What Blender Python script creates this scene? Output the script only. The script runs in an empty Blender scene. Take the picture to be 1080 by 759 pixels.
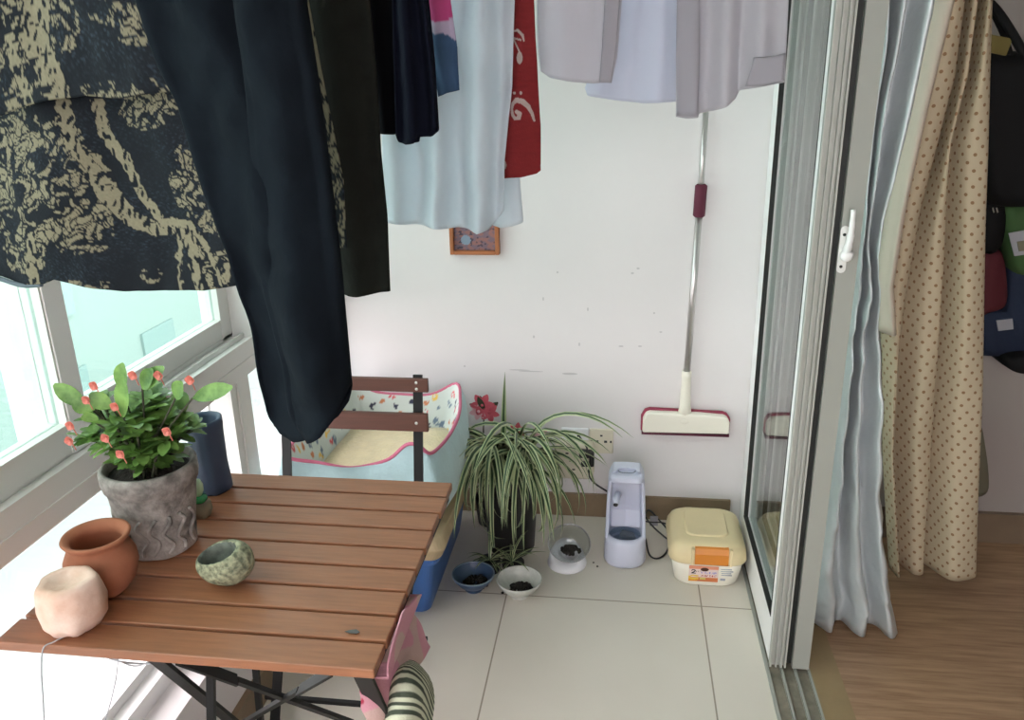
import bpy, bmesh, math, random
from mathutils import Vector, Matrix, noise
PI = math.pi
random.seed(7)
sc = bpy.context.scene
C = sc.collection

# ------------------------------------------------------------------ camera
FW, FH, CX, CY, FOC = 1080, 759, 540.0, 379.5, 855.638
RX = Vector((0.99112863, -0.02329116, 0.13084938))
RY = Vector((0.13122656, 0.32751963, -0.93568717))
RZ = Vector((-0.0210625, 0.94455726, 0.3276705))
CAM = Vector((0, 0, 1.45))
def ray(px, py):
    v = Vector((px-CX, -(py-CY), -FOC))
    return Vector((RX.dot(v), RY.dot(v), RZ.dot(v)))
def at_y(px, py, y):
    d = ray(px, py); return CAM + d*(y/d.y)
def at_x(px, py, x):
    d = ray(px, py); return CAM + d*(x/d.x)
def at_z(px, py, z):
    d = ray(px, py); return CAM + d*((z-CAM.z)/d.z)
def to_px(p):
    d = p-CAM; c = Vector((RX.x*d.x+RY.x*d.y+RZ.x*d.z, RX.y*d.x+RY.y*d.y+RZ.y*d.z, RX.z*d.x+RY.z*d.y+RZ.z*d.z))
    return CX-FOC*c.x/c.z, CY+FOC*c.y/c.z
cam_d = bpy.data.cameras.new('camera'); cam = bpy.data.objects.new('camera', cam_d); C.objects.link(cam)
cam_d.sensor_width = 36; cam_d.lens = FOC*36/1080; cam_d.clip_start = 0.02; cam_d.clip_end = 300
cam.matrix_world = Matrix(((RX.x, RX.y, RX.z, CAM.x), (RY.x, RY.y, RY.z, CAM.y), (RZ.x, RZ.y, RZ.z, CAM.z), (0, 0, 0, 1)))
sc.camera = cam

# ------------------------------------------------------------------ materials
def lin(c):
    return tuple(((v/255)/12.92 if v/255 <= .04045 else ((v/255+.055)/1.055)**2.4) for v in c)
def mat(name, rgb, rough=.6, metal=0, var=0, vscale=8, bump=0, bscale=60, spec=.5, stretch=None, alpha=1, sheen=0, dark=None, sss=0, trans=0):
    m = bpy.data.materials.new(name); m.use_nodes = True
    nt = m.node_tree; b = nt.nodes['Principled BSDF']
    c = lin(rgb)
    b.inputs['Base Color'].default_value = (*c, 1); b.inputs['Roughness'].default_value = rough
    b.inputs['Metallic'].default_value = metal; b.inputs['Specular IOR Level'].default_value = spec
    b.inputs['Alpha'].default_value = alpha
    if sheen: b.inputs['Sheen Weight'].default_value = sheen
    tc = nt.nodes.new('ShaderNodeTexCoord'); mp = nt.nodes.new('ShaderNodeMapping')
    nt.links.new(tc.outputs['Object'], mp.inputs['Vector'])
    if stretch: mp.inputs['Scale'].default_value = stretch
    if var:
        n = nt.nodes.new('ShaderNodeTexNoise'); n.inputs['Scale'].default_value = vscale; n.inputs['Detail'].default_value = 6
        n.inputs['Roughness'].default_value = .6
        nt.links.new(mp.outputs['Vector'], n.inputs['Vector'])
        r = nt.nodes.new('ShaderNodeValToRGB')
        d = lin(dark) if dark else tuple(v*(1-var) for v in c)
        r.color_ramp.elements[0].position = .35; r.color_ramp.elements[1].position = .65
        r.color_ramp.elements[0].color = (*d, 1); r.color_ramp.elements[1].color = (*[min(1, v*(1+var*.5)) for v in c], 1)
        nt.links.new(n.outputs['Fac'], r.inputs['Fac']); nt.links.new(r.outputs['Color'], b.inputs['Base Color'])
    if bump:
        n2 = nt.nodes.new('ShaderNodeTexNoise'); n2.inputs['Scale'].default_value = bscale; n2.inputs['Detail'].default_value = 5
        nt.links.new(mp.outputs['Vector'], n2.inputs['Vector'])
        bu = nt.nodes.new('ShaderNodeBump'); bu.inputs['Strength'].default_value = bump; bu.inputs['Distance'].default_value = .01
        nt.links.new(n2.outputs['Fac'], bu.inputs['Height']); nt.links.new(bu.outputs['Normal'], b.inputs['Normal'])
    if trans:      # thin fabric / leaf that lets light through
        out = nt.nodes['Material Output']; tl = nt.nodes.new('ShaderNodeBsdfTranslucent'); mx = nt.nodes.new('ShaderNodeMixShader')
        tl.inputs['Color'].default_value = (*c, 1); mx.inputs['Fac'].default_value = trans
        src = b.inputs['Base Color'].links
        if src: nt.links.new(src[0].from_socket, tl.inputs['Color'])
        nt.links.new(b.outputs[0], mx.inputs[1]); nt.links.new(tl.outputs[0], mx.inputs[2]); nt.links.new(mx.outputs[0], out.inputs[0])
    return m
def glass(name, tint=(1, 1, 1), rough=0.0, ior=1.5, refl=1.0):
    m = bpy.data.materials.new(name); m.use_nodes = True; nt = m.node_tree; nt.nodes.remove(nt.nodes['Principled BSDF'])
    out = nt.nodes['Material Output']; t = nt.nodes.new('ShaderNodeBsdfTransparent'); g = nt.nodes.new('ShaderNodeBsdfGlossy')
    t.inputs['Color'].default_value = (*tint, 1); g.inputs['Roughness'].default_value = rough
    lw = nt.nodes.new('ShaderNodeLayerWeight'); lw.inputs['Blend'].default_value = .5   # Schlick, same from both sides
    pw = nt.nodes.new('ShaderNodeMath'); pw.operation = 'POWER'; pw.inputs[1].default_value = 5; nt.links.new(lw.outputs['Facing'], pw.inputs[0])
    fr = nt.nodes.new('ShaderNodeMath'); fr.operation = 'MULTIPLY_ADD'; fr.inputs[1].default_value = .96*refl; fr.inputs[2].default_value = .04*refl
    nt.links.new(pw.outputs[0], fr.inputs[0])
    mx = nt.nodes.new('ShaderNodeMixShader')
    nt.links.new(fr.outputs[0], mx.inputs['Fac']); nt.links.new(t.outputs[0], mx.inputs[1]); nt.links.new(g.outputs[0], mx.inputs[2])
    nt.links.new(mx.outputs[0], out.inputs[0]); return m
def vcol_mat(name, rough=.8, bump=0, bscale=300, sheen=0, trans=0):
    m = mat(name, (128, 128, 128), rough, bump=bump, bscale=bscale, spec=.25, sheen=sheen)
    nt = m.node_tree; a = nt.nodes.new('ShaderNodeVertexColor'); a.layer_name = 'Col'
    nt.links.new(a.outputs['Color'], nt.nodes['Principled BSDF'].inputs['Base Color'])
    return m
M = {}
M['wall'] = mat('wall_paint', (226, 222, 222), .85, bump=.03, bscale=40, spec=.2, var=.03, vscale=2)
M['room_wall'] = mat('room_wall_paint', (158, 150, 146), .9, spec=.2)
M['ceil'] = mat('ceiling_paint', (235, 235, 232), .9)
M['alu'] = mat('white_aluminium', (240, 241, 240), .35, spec=.5)
M['alu_grey'] = mat('grey_aluminium', (158, 160, 152), .42, spec=.5)
M['alu_lt'] = mat('light_grey_aluminium', (228, 228, 224), .4)
M['edge_alu'] = mat('satin_aluminium', (176, 178, 170), .4)
M['seal'] = mat('black_seal', (28, 30, 28), .6)
M['basebrown'] = mat('brown_tile', (134, 114, 90), .45, var=.12, vscale=12)
M['base_room'] = mat('room_baseboard', (120, 102, 84), .5, var=.1)
M['glass_up'] = glass('tinted_window_glass', (.68, .79, .76))
M['glass_clear'] = glass('clear_window_glass', (.98, .99, .99))
M['glass_door'] = glass('sliding_door_glass', (.93, .96, .945))
M['wood'] = mat('table_wood', (150, 98, 68), .42, var=.18, vscale=9, stretch=(1.2, 14, 14), bump=.05, bscale=14, spec=.5)
M['chairwood'] = mat('chair_wood', (94, 56, 44), .5, var=.15, vscale=8, stretch=(1.2, 14, 14))
M['black'] = mat('black_metal', (14, 15, 15), .5, spec=.3)
M['screw'] = mat('screw_metal', (200, 200, 195), .3, metal=.9)
M['steel'] = mat('brushed_steel', (196, 192, 190), .3, metal=.85)
M['cream_pl'] = mat('cream_plastic', (236, 232, 218), .4)
M['maroon'] = mat('maroon_foam', (92, 34, 54), .8)
M['maroon2'] = mat('maroon_rubber', (150, 48, 74), .6)
M['white_pl'] = mat('white_plastic', (232, 232, 236), .35)
M['lav_pl'] = mat('lavender_white_plastic', (204, 208, 226), .35)
M['grey_pl'] = mat('grey_plastic', (110, 118, 128), .4)
M['black_pl'] = mat('black_plastic', (24, 24, 26), .45)
M['yellow_pl'] = mat('yellow_cream_plastic', (226, 208, 164), .45, var=.05, vscale=6)
M['orange_pl'] = mat('orange_plastic', (214, 132, 46), .4)
M['ivory'] = mat('ivory_plastic', (214, 206, 186), .45)
M['stone'] = mat('weathered_stone', (162, 154, 148), .9, var=.35, vscale=26, bump=.6, bscale=45, dark=(104, 98, 94))
M['terra'] = mat('terracotta', (168, 106, 78), .85, var=.15, vscale=10, bump=.12, bscale=60)
M['soil'] = mat('soil', (44, 36, 30), .95, var=.5, vscale=60, bump=.8, bscale=90)
M['salt'] = mat('pink_salt', (232, 206, 192), .5, var=.18, vscale=14, dark=(222, 178, 154), bump=.25, bscale=30)
M['granite'] = mat('speckled_green_stone', (150, 150, 122), .85, var=.55, vscale=120, bump=.4, bscale=120, dark=(88, 92, 74))
M['granite_in'] = mat('shaded_stone_hollow', (96, 100, 92), .9, var=.4, vscale=60)  # darker than the shell: shade of the hollow put into the colour
M['candle'] = mat('blue_candle_wax', (62, 78, 102), .5, var=.12, vscale=7, bump=.05, bscale=20)
M['green_gl'] = mat('green_glass', (28, 140, 74), .15, spec=.8)
M['milk_gl'] = mat('pale_green_glass', (186, 214, 178), .25, spec=.7)
M['cork'] = mat('driftwood', (140, 128, 106), .9, var=.3, vscale=30)
M['leaf'] = mat('broad_leaf', (130, 164, 86), .45, var=.4, vscale=22, dark=(62, 100, 44), trans=.25)
M['stem'] = mat('thorny_stem', (62, 62, 44), .8, var=.3)
M['petal'] = mat('coral_petal', (222, 134, 120), .5, trans=.2)
M['spider_d'] = mat('spider_leaf_green', (52, 80, 48), .45, var=.2, vscale=8, trans=.2)
M['spider_l'] = mat('spider_leaf_cream', (178, 188, 146), .45, trans=.2)
M['darkpot'] = mat('dark_plastic_pot', (34, 34, 34), .5)
M['pinkfl'] = mat('pink_petal', (214, 96, 112), .55, trans=.15)
M['pinkwhite'] = mat('pale_pink_petal', (228, 178, 186), .55)
M['silver_pl'] = mat('silvery_toy', (176, 182, 176), .35, metal=.3)
M['bluebowl'] = mat('blue_glazed_bowl', (62, 84, 112), .3, var=.1)
M['bluerim'] = mat('pale_blue_glaze', (128, 146, 154), .3)
M['whitebowl'] = mat('speckled_white_bowl', (196, 198, 190), .3, var=.12, vscale=60)
M['kib'] = mat('dark_kibble', (34, 28, 22), .8)
M['acryl'] = glass('clear_acrylic', (.88, .9, .9))
M['blue_pl'] = mat('blue_plastic', (62, 108, 178), .4)
M['beige_pl'] = mat('beige_plastic', (188, 166, 132), .5, var=.12, vscale=10)
M['green_pl'] = mat('green_insert', (150, 176, 84), .6, var=.2, vscale=10)
M['bedblue'] = mat('aqua_plush', (176, 206, 210), .9, var=.08, vscale=14, bump=.25, bscale=120, sheen=.4)
M['bedfleece'] = mat('cream_fleece', (226, 212, 172), .95, var=.08, vscale=20, bump=.6, bscale=90, sheen=.3)
M['piping'] = mat('pink_piping', (196, 104, 132), .7)
M['navy1'] = mat('dark_navy_cotton', (20, 25, 31), 1, var=.15, vscale=9, bump=.7, bscale=13, spec=.08)
M['navy2'] = mat('deep_navy_knit', (19, 22, 34), 1, bump=.2, bscale=60, spec=.08)
M['black_cl'] = mat('black_cotton', (12, 12, 15), 1, spec=.08)
M['char'] = mat('charcoal_cotton', (36, 37, 34), 1, var=.12, vscale=30, bump=.15, bscale=150, spec=.1)
M['pale'] = mat('pale_blue_cotton', (224, 232, 238), .85, var=.04, vscale=5, bump=.8, bscale=11, spec=.25, trans=.5)
M['white_cl'] = mat('white_shirt_cotton', (222, 220, 226), .85, bump=.35, bscale=12, spec=.25, trans=.58)
M['white_cl2'] = mat('bluish_white_shirt_cotton', (228, 230, 242), .85, bump=.4, bscale=12, spec=.25, trans=.6)
M['band'] = mat('grey_hem_band', (192, 190, 198), .85, trans=.45)
M['cream_lin'] = mat('cream_curtain_lining', (214, 204, 188), .85, bump=.15, bscale=18)
M['silver'] = mat('silver_blackout_fabric', (200, 206, 208), .36, metal=.3, bump=.9, bscale=7, var=.08, vscale=5)
M['orange_wood'] = mat('orange_frame_wood', (168, 100, 56), .5, var=.15, vscale=8)
M['cord_w'] = mat('white_cord', (214, 214, 214), .6)
M['rope'] = mat('grey_twine', (178, 180, 184), .8)
M['bag_black'] = mat('black_nylon', (16, 16, 17), .75, spec=.2)
M['bag_yel'] = mat('yellow_patch', (104, 92, 44), .8)
M['bag_green'] = mat('green_bag_fabric', (52, 80, 40), .85)
M['bag_red'] = mat('dark_red_fabric', (78, 20, 30), .85)
M['bag_navy'] = mat('navy_fabric', (17, 30, 54), .85, bump=.2)
M['tag'] = mat('white_tag', (150, 150, 156), .6)
M['olive'] = mat('olive_cloth', (110, 106, 88), .9)
M['concrete'] = mat('outside_facade', (150, 164, 160), .9, var=.05)
M['ground'] = mat('outside_ground', (138, 151, 148), .95)
M['outwin'] = mat('outside_window', (138, 158, 156), .2)

def floor_tiles():
    m = mat('floor_tile', (188, 178, 160), .28, spec=.5); nt = m.node_tree; b = nt.nodes['Principled BSDF']
    tc = nt.nodes.new('ShaderNodeTexCoord'); mp = nt.nodes.new('ShaderNodeMapping')
    mp.inputs['Location'].default_value = (.006+.568*4, -1.67+.568*6, 0)   # tile joints at x -0.316, y 2.03
    br = nt.nodes.new('ShaderNodeTexBrick'); br.offset = 0; br.squash = 1
    br.inputs['Scale'].default_value = 1; br.inputs['Brick Width'].default_value = .568; br.inputs['Row Height'].default_value = .568
    br.inputs['Mortar Size'].default_value = .0022; br.inputs['Mortar Smooth'].default_value = .1
    br.inputs['Color1'].default_value = (*lin((220, 214, 202)), 1); br.inputs['Color2'].default_value = (*lin((215, 209, 197)), 1)
    br.inputs['Mortar'].default_value = (*lin((150, 140, 124)), 1)
    nt.links.new(tc.outputs['Object'], mp.inputs[0]); nt.links.new(mp.outputs[0], br.inputs['Vector'])
    n = nt.nodes.new('ShaderNodeTexNoise'); n.inputs['Scale'].default_value = 3; n.inputs['Detail'].default_value = 6
    nt.links.new(tc.outputs['Object'], n.inputs['Vector'])
    mx = nt.nodes.new('ShaderNodeMix'); mx.data_type = 'RGBA'; mx.blend_type = 'MULTIPLY'; mx.inputs[0].default_value = .25
    rp = nt.nodes.new('ShaderNodeValToRGB'); rp.color_ramp.elements[0].position = .3; rp.color_ramp.elements[0].color = (.75, .73, .7, 1); rp.color_ramp.elements[1].position = .7
    nt.links.new(n.outputs['Fac'], rp.inputs[0]); nt.links.new(br.outputs['Color'], mx.inputs[6]); nt.links.new(rp.outputs[0], mx.inputs[7])
    nt.links.new(mx.outputs[2], b.inputs['Base Color']); return m
M['tile'] = floor_tiles()
def wood_floor():
    m = mat('wood_floor', (168, 136, 108), .4, var=.15, vscale=5, stretch=(1.2, 16, 1), dark=(142, 110, 84)); return m
M['woodfloor'] = wood_floor()
def dots():
    """cream fabric with staggered small brown dots, laid out in the cloth's own UV (metres)"""
    m = mat('dotted_curtain', (196, 176, 142), .85, spec=.2); nt = m.node_tree; b = nt.nodes['Principled BSDF']
    tc = nt.nodes.new('ShaderNodeTexCoord')
    def grid(off):
        mp = nt.nodes.new('ShaderNodeMapping'); mp.inputs['Scale'].default_value = (1/.030, 1/.038, 1); mp.inputs['Location'].default_value = (off, off, 0)
        nt.links.new(tc.outputs['UV'], mp.inputs[0])
        fr = nt.nodes.new('ShaderNodeVectorMath'); fr.operation = 'FRACTION'; nt.links.new(mp.outputs[0], fr.inputs[0])
        sb = nt.nodes.new('ShaderNodeVectorMath'); sb.operation = 'SUBTRACT'; sb.inputs[1].default_value = (.5, .5, 0); nt.links.new(fr.outputs[0], sb.inputs[0])
        ml = nt.nodes.new('ShaderNodeVectorMath'); ml.operation = 'MULTIPLY'; ml.inputs[1].default_value = (.030, .038, 0); nt.links.new(sb.outputs[0], ml.inputs[0])
        ln = nt.nodes.new('ShaderNodeVectorMath'); ln.operation = 'LENGTH'; nt.links.new(ml.outputs[0], ln.inputs[0])
        lt = nt.nodes.new('ShaderNodeMath'); lt.operation = 'LESS_THAN'; lt.inputs[1].default_value = .0042; nt.links.new(ln.outputs['Value'], lt.inputs[0])
        return lt
    a, c = grid(0), grid(.5)
    ad = nt.nodes.new('ShaderNodeMath'); ad.operation = 'MAXIMUM'; nt.links.new(a.outputs[0], ad.inputs[0]); nt.links.new(c.outputs[0], ad.inputs[1])
    mx = nt.nodes.new('ShaderNodeMix'); mx.data_type = 'RGBA'
    mx.inputs[6].default_value = (*lin((190, 176, 150)), 1); mx.inputs[7].default_value = (*lin((142, 112, 84)), 1)
    nt.links.new(ad.outputs[0], mx.inputs[0]); nt.links.new(mx.outputs[2], b.inputs['Base Color']); return m
M['dots'] = dots()
M['vc'] = vcol_mat('printed_cloth', bump=.15)
M['vc_paper'] = vcol_mat('printed_label', .4)

# ------------------------------------------------------------------ object helpers
def tag(o, label=None, cat=None, group=None, kind=None):
    if label: o['label'] = label
    if cat: o['category'] = cat
    if group: o['group'] = group
    if kind: o['kind'] = kind
    return o
def thing(name, label, cat, loc, group=None):
    o = bpy.data.objects.new(name, None); C.objects.link(o); o.location = loc; o.empty_display_size = .05
    return tag(o, label, cat, group)
def root_loc(o):
    while o.parent: o = o.parent
    return Vector(o.location)
def obj(name, bm, m, parent=None, smooth=False, sub=0, solid=0, off=-1, bev=0):
    """world-coordinate bmesh -> one object, origin at the base of its thing"""
    if isinstance(m, (list, tuple)): ms = m
    else: ms = [m]
    bmesh.ops.recalc_face_normals(bm, faces=bm.faces)
    if parent: base = root_loc(parent)
    else:
        xs = [v.co for v in bm.verts]
        base = Vector(((min(v.x for v in xs)+max(v.x for v in xs))/2, (min(v.y for v in xs)+max(v.y for v in xs))/2, min(v.z for v in xs)))
    for v in bm.verts: v.co -= base
    me = bpy.data.meshes.new(name); bm.to_mesh(me); bm.free()
    for x in ms: me.materials.append(M[x] if isinstance(x, str) else x)
    if smooth:
        for p in me.polygons: p.use_smooth = True
    o = bpy.data.objects.new(name, me); C.objects.link(o)
    if parent: o.parent = parent
    else: o.location = base
    if bev:
        b = o.modifiers.new('b', 'BEVEL'); b.width = bev; b.segments = 2; b.limit_method = 'ANGLE'
    if solid:
        s = o.modifiers.new('s', 'SOLIDIFY'); s.thickness = solid; s.offset = off
    if sub:
        s = o.modifiers.new('u', 'SUBSURF'); s.levels = sub; s.render_levels = sub
    return o
def struct(name, bm, m, parent=None, **k):
    o = obj(name, bm, m, parent, **k)
    if not parent: o['kind'] = 'structure'
    return o
def B(): return bmesh.new()
def box(bm, x0, x1, y0, y1, z0, z1, mi=0):
    vs = [bm.verts.new(p) for p in ((x0,y0,z0),(x1,y0,z0),(x1,y1,z0),(x0,y1,z0),(x0,y0,z1),(x1,y0,z1),(x1,y1,z1),(x0,y1,z1))]
    for f in ((0,3,2,1),(4,5,6,7),(0,1,5,4),(1,2,6,5),(2,3,7,6),(3,0,4,7)):
        bm.faces.new([vs[i] for i in f]).material_index = mi
    return bm
def bx(*a): return box(B(), *a)
def bar(bm, p, q, w, t, up=(0, 0, 1), mi=0):
    """rectangular bar from p to q; w across, t along up-ish"""
    p, q = Vector(p), Vector(q); d = (q-p).normalized(); u = Vector(up); s = d.cross(u)
    if s.length < 1e-4: s = d.cross(Vector((1, 0, 0)))
    s.normalize(); u = s.cross(d).normalized(); r = []
    for c in (p, q):
        r.append([bm.verts.new(c+s*a*w/2+u*b*t/2) for a, b in ((-1,-1),(1,-1),(1,1),(-1,1))])
    for i in range(4):
        j = (i+1) % 4; bm.faces.new((r[0][i], r[0][j], r[1][j], r[1][i])).material_index = mi
    bm.faces.new(r[0][::-1]).material_index = mi; bm.faces.new(r[1]).material_index = mi
    return bm
def tube(bm, pts, rad, n=8, mi=0, cap=True):
    pts = [Vector(p) for p in pts]; rr = rad if isinstance(rad, (list, tuple)) else [rad]*len(pts)
    prev = None; rings = []
    for i, p in enumerate(pts):
        d = (pts[min(i+1, len(pts)-1)]-pts[max(i-1, 0)]).normalized()
        if prev is None:
            a = d.orthogonal().normalized()
        else:
            a = prev-d*prev.dot(d); a = a.normalized() if a.length > 1e-5 else d.orthogonal().normalized()
        prev = a; b = d.cross(a)
        rings.append([bm.verts.new(p+(a*math.cos(k*2*PI/n)+b*math.sin(k*2*PI/n))*rr[i]) for k in range(n)])
    for i in range(len(rings)-1):
        for k in range(n):
            bm.faces.new((rings[i][k], rings[i][(k+1) % n], rings[i+1][(k+1) % n], rings[i+1][k])).material_index = mi
    if cap:
        bm.faces.new(rings[0][::-1]).material_index = mi; bm.faces.new(rings[-1]).material_index = mi
    return bm
def smooth_pts(pts, k=6):
    """Catmull-Rom through points"""
    pts = [Vector(p) for p in pts]; out = []
    for i in range(len(pts)-1):
        p0 = pts[max(i-1, 0)]; p1 = pts[i]; p2 = pts[i+1]; p3 = pts[min(i+2, len(pts)-1)]
        for j in range(k):
            t = j/k
            out.append(.5*((2*p1)+(p2-p0)*t+(2*p0-5*p1+4*p2-p3)*t*t+(3*p1-p0-3*p2+p3)*t**3))
    out.append(pts[-1]); return out
def lathe(bm, prof, c=(0, 0, 0), n=32, mi=0, jitter=0, sx=1, sy=1, tilt=None, closed=False):
    rings = []; c = Vector(c)
    for r, z in prof:
        ring = []
        for k in range(n):
            a = k*2*PI/n; v = Vector((math.cos(a)*r*sx, math.sin(a)*r*sy, z))
            if jitter: v += Vector((v.x, v.y, 0)).normalized()*jitter*noise.noise(Vector((math.cos(a)*2, math.sin(a)*2, z*30))) if r > 1e-4 else Vector()
            if tilt: v = tilt @ v
            ring.append(bm.verts.new(c+v))
        rings.append(ring)
    for i in range(len(rings)-1):
        for k in range(n):
            bm.faces.new((rings[i][k], rings[i][(k+1) % n], rings[i+1][(k+1) % n], rings[i+1][k])).material_index = mi
    bm.faces.new(rings[0][::-1]).material_index = mi
    bm.faces.new(rings[-1]).material_index = mi
    return bm
def ball(bm, c, r, sc_=(1, 1, 1), seg=10, mi=0, jit=0, rot=None):
    g = bmesh.ops.create_uvsphere(bm, u_segments=seg, v_segments=max(5, seg*2//3), radius=r)
    for v in g['verts']:
        if jit: v.co *= 1+jit*noise.noise(v.co*(2.5/r)+Vector(c)*50)
        v.co = Vector((v.co.x*sc_[0], v.co.y*sc_[1], v.co.z*sc_[2]))
        if rot: v.co = rot @ v.co
        v.co += Vector(c)
    for v in g['verts']:
        for f in v.link_faces: f.material_index = mi
    return bm
def rbox_pts(x0, x1, y0, y1, r, n=6):
    pts = []
    for cx_, cy_, a0 in ((x1-r, y1-r, 0), (x0+r, y1-r, PI/2), (x0+r, y0+r, PI), (x1-r, y0+r, 3*PI/2)):
        for k in range(n+1):
            a = a0+k*PI/2/n; pts.append((cx_+r*math.cos(a), cy_+r*math.sin(a)))
    return pts
def loft(bm, rings, capb=True, capt=True, mi=0):
    R = [[bm.verts.new(p) for p in r] for r in rings]; n = len(R[0])
    for i in range(len(R)-1):
        for k in range(n): bm.faces.new((R[i][k], R[i][(k+1) % n], R[i+1][(k+1) % n], R[i+1][k])).material_index = mi
    if capb: bm.faces.new(R[0][::-1]).material_index = mi
    if capt: bm.faces.new(R[-1]).material_index = mi
    return bm
def polyat(pts, t):
    """point at fraction t of a polyline (by length)"""
    L = [0]
    for a, b in zip(pts, pts[1:]): L.append(L[-1]+(Vector(b)-Vector(a)).length)
    d = t*L[-1]
    for i in range(len(pts)-1):
        if d <= L[i+1] or i == len(pts)-2:
            s = (d-L[i])/max(1e-9, L[i+1]-L[i]); return Vector(pts[i]).lerp(Vector(pts[i+1]), min(1, max(0, s)))
def prism_y(bm, poly, y0, y1, mi=0):
    a = [bm.verts.new((x, y0, z)) for x, z in poly]; b = [bm.verts.new((x, y1, z)) for x, z in poly]; n = len(poly)
    bm.faces.new(a).material_index = mi; bm.faces.new(b[::-1]).material_index = mi
    for i in range(n): bm.faces.new((a[i], b[i], b[(i+1) % n], a[(i+1) % n])).material_index = mi
    return bm

# ------------------------------------------------------------------ room shell
XL, YF, YB, ZC = -.95, 2.52, -1.9, 2.6
struct('floor_balcony', bx(-1.12, .50, YB, YF+.1, -.12, 0), 'tile')
struct('floor_room', bx(.575, 3.6, YB, YF+.1, -.12, 0.002), 'woodfloor')
struct('trim_1', bx(.50, .575, YB, YF, -.12, .004), mat('threshold_strip', (150, 128, 94), .45, var=.1))
tr = B()
for x0, x1, z in ((.392, .400, .006), (.428, .434, .008), (.462, .468, .008), (.496, .502, .006)): box(tr, x0, x1, YB, 2.37, 0, z)
struct('trim_2', tr, 'alu_grey')
tr = B()
box(tr, .401, .427, YB, 2.37, .0, .002); box(tr, .435, .461, YB, 2.37, 0, .002); box(tr, .469, .495, YB, 2.37, 0, .002)
struct('trim_3', tr, mat('dirty_track', (128, 122, 108), .6, var=.3, vscale=20))
# balcony end wall with its scuffs
struct('wall_far', bx(-1.2, .50, YF, YF+.12, 0, ZC), 'wall')
struct('baseboard_far', bx(-.84, .385, YF-.012, YF, 0, .085), 'basebrown')
sc_bm = B()
for px, py, w, h in ((548,390,22,1.2),(560,391.5,26,1.2),(601,394,16,2.4),(573,315,1.5,4),(620,326,1.5,4),(667,288,3,2),(673,283,3,2),(655,365,5,1.6),(675,365,4,1.6),(611,363,1.6,4),(490,386,2,2),(588,287,2,2),(690,330,2,2),(563,355,2,3),(697,350,3,1.5)):
    p = at_y(px, py, YF-.0006)
    s = .0033
    ball(sc_bm, p, 1, (w*s/2, .0004, h*s/2), seg=8)
struct('trim_4', sc_bm, mat('wall_scuff', (196, 192, 193), .9))
struct('wall_room_far', bx(.50, 3.6, 2.48, YF+.12, 0, ZC), 'room_wall')
struct('baseboard_room', bx(.52, 3.6, 2.462, 2.48, 0, .105), 'base_room')
struct('wall_right', bx(3.6, 3.72, YB, YF+.12, 0, ZC), 'room_wall')
bm = B(); box(bm, -1.2, 3.72, YB-.12, YB, 0, .5); box(bm, -1.2, 3.72, YB-.12, YB, 2.4, ZC); box(bm, -1.2, -.95, YB-.12, YB, .5, 2.4); box(bm, 1.1, 3.72, YB-.12, YB, .5, 2.4); box(bm, .35, .55, YB-.12, YB, .5, 2.4)  # openings left for the two added rear windows
struct('wall_back', bm, 'room_wall')
struct('window_10', bx(-.95, .35, YB-.06, YB-.052, .5, 2.4), 'glass_clear'); struct('window_11', bx(.55, 1.1, YB-.06, YB-.052, .5, 2.4), 'glass_clear')  # unseen windows, added to bring in light from behind the camera
struct('ceiling', bx(-1.2, 3.72, YB-.12, YF+.12, ZC, ZC+.12), 'ceil')
struct('wall_header', bx(.39, .51, YB, YF, 2.3, ZC), 'wall')
# facade: low kerb, sill beam, posts, sliding sashes, fixed lower panes
struct('wall_left', bx(-1.12, -.865, YB, YF, -.12, .25), 'wall')
struct('baseboard_left', bx(-.865, -.85, YB, YF-.012, 0, .085), 'basebrown')
bm = B()
box(bm, -1.06, -.92, YB, YF, .765, .84); box(bm, -.925, -.917, YB, YF, .8, .804)
box(bm, -.93, -.92, YB, YF, .84, .848)
for x in (-.955, -.985, -1.02): box(bm, x-.003, x+.003, YB, YF, .84, .852)
struct('trim_5', bm, 'alu_lt')
bm = B(); box(bm, -1.04, -.93, YB, YF, .25, .29); box(bm, -1.03, -.96, YB, YF, .29, .315)
struct('trim_6', bm, 'alu')
posts = [(1.73, 1.83), (.45, .52)]
for i, (a, b) in enumerate(posts):
    bm = B(); box(bm, -1.05, -.935, a, b, .29, .765); box(bm, -.937, -.93, a+.03, a+.036, .29, .765)
    struct('trim_%d' % (7+i), bm, 'alu_lt')
bm = B(); box(bm, -1.06, -.93, 1.87, 1.94, .84, 2.42)
for y in (1.885, 1.905, 1.925): box(bm, -.932, -.926, y, y+.006, .85, 2.42)
struct('trim_10', bm, 'alu_lt')
struct('trim_11', bx(-1.06, -.92, YB, YF, 2.42, 2.6), 'alu')
struct('trim_12', bx(-1.08, -.95, 2.46, YF, .25, 2.42), 'alu')
prev = YB; wn = 1
for a, b in ((YB, -.85), (-.85, .45), (.52, 1.73), (1.83, 2.46)):
    struct('window_%d' % wn, bx(-1.0, -.992, a, b, .315, .765), 'glass_clear'); wn += 1
def sash(y0, y1, x, name_i, st=.07, rail=.055):
    root = bpy.data.objects.new('window_%d' % name_i, None); C.objects.link(root); root['kind'] = 'structure'; root.location = (x, (y0+y1)/2, .845)
    f = B()
    box(f, x-.018, x+.018, y0, y0+st, .845, 2.4); box(f, x-.018, x+.018, y1-st, y1, .845, 2.4)
    box(f, x-.016, x+.016, y0+st, y1-st, .845, .845+rail); box(f, x-.016, x+.016, y0+st, y1-st, 2.35, 2.4)
    box(f, x+.016, x+.02, y0+st, y1-st, .845+rail-.006, .845+rail)
    obj('window_frame', f, 'alu_lt', root)
    obj('window_pane', bx(x-.003, x+.003, y0+st, y1-st, .845+rail, 2.35), 'glass_up', root)
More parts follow.
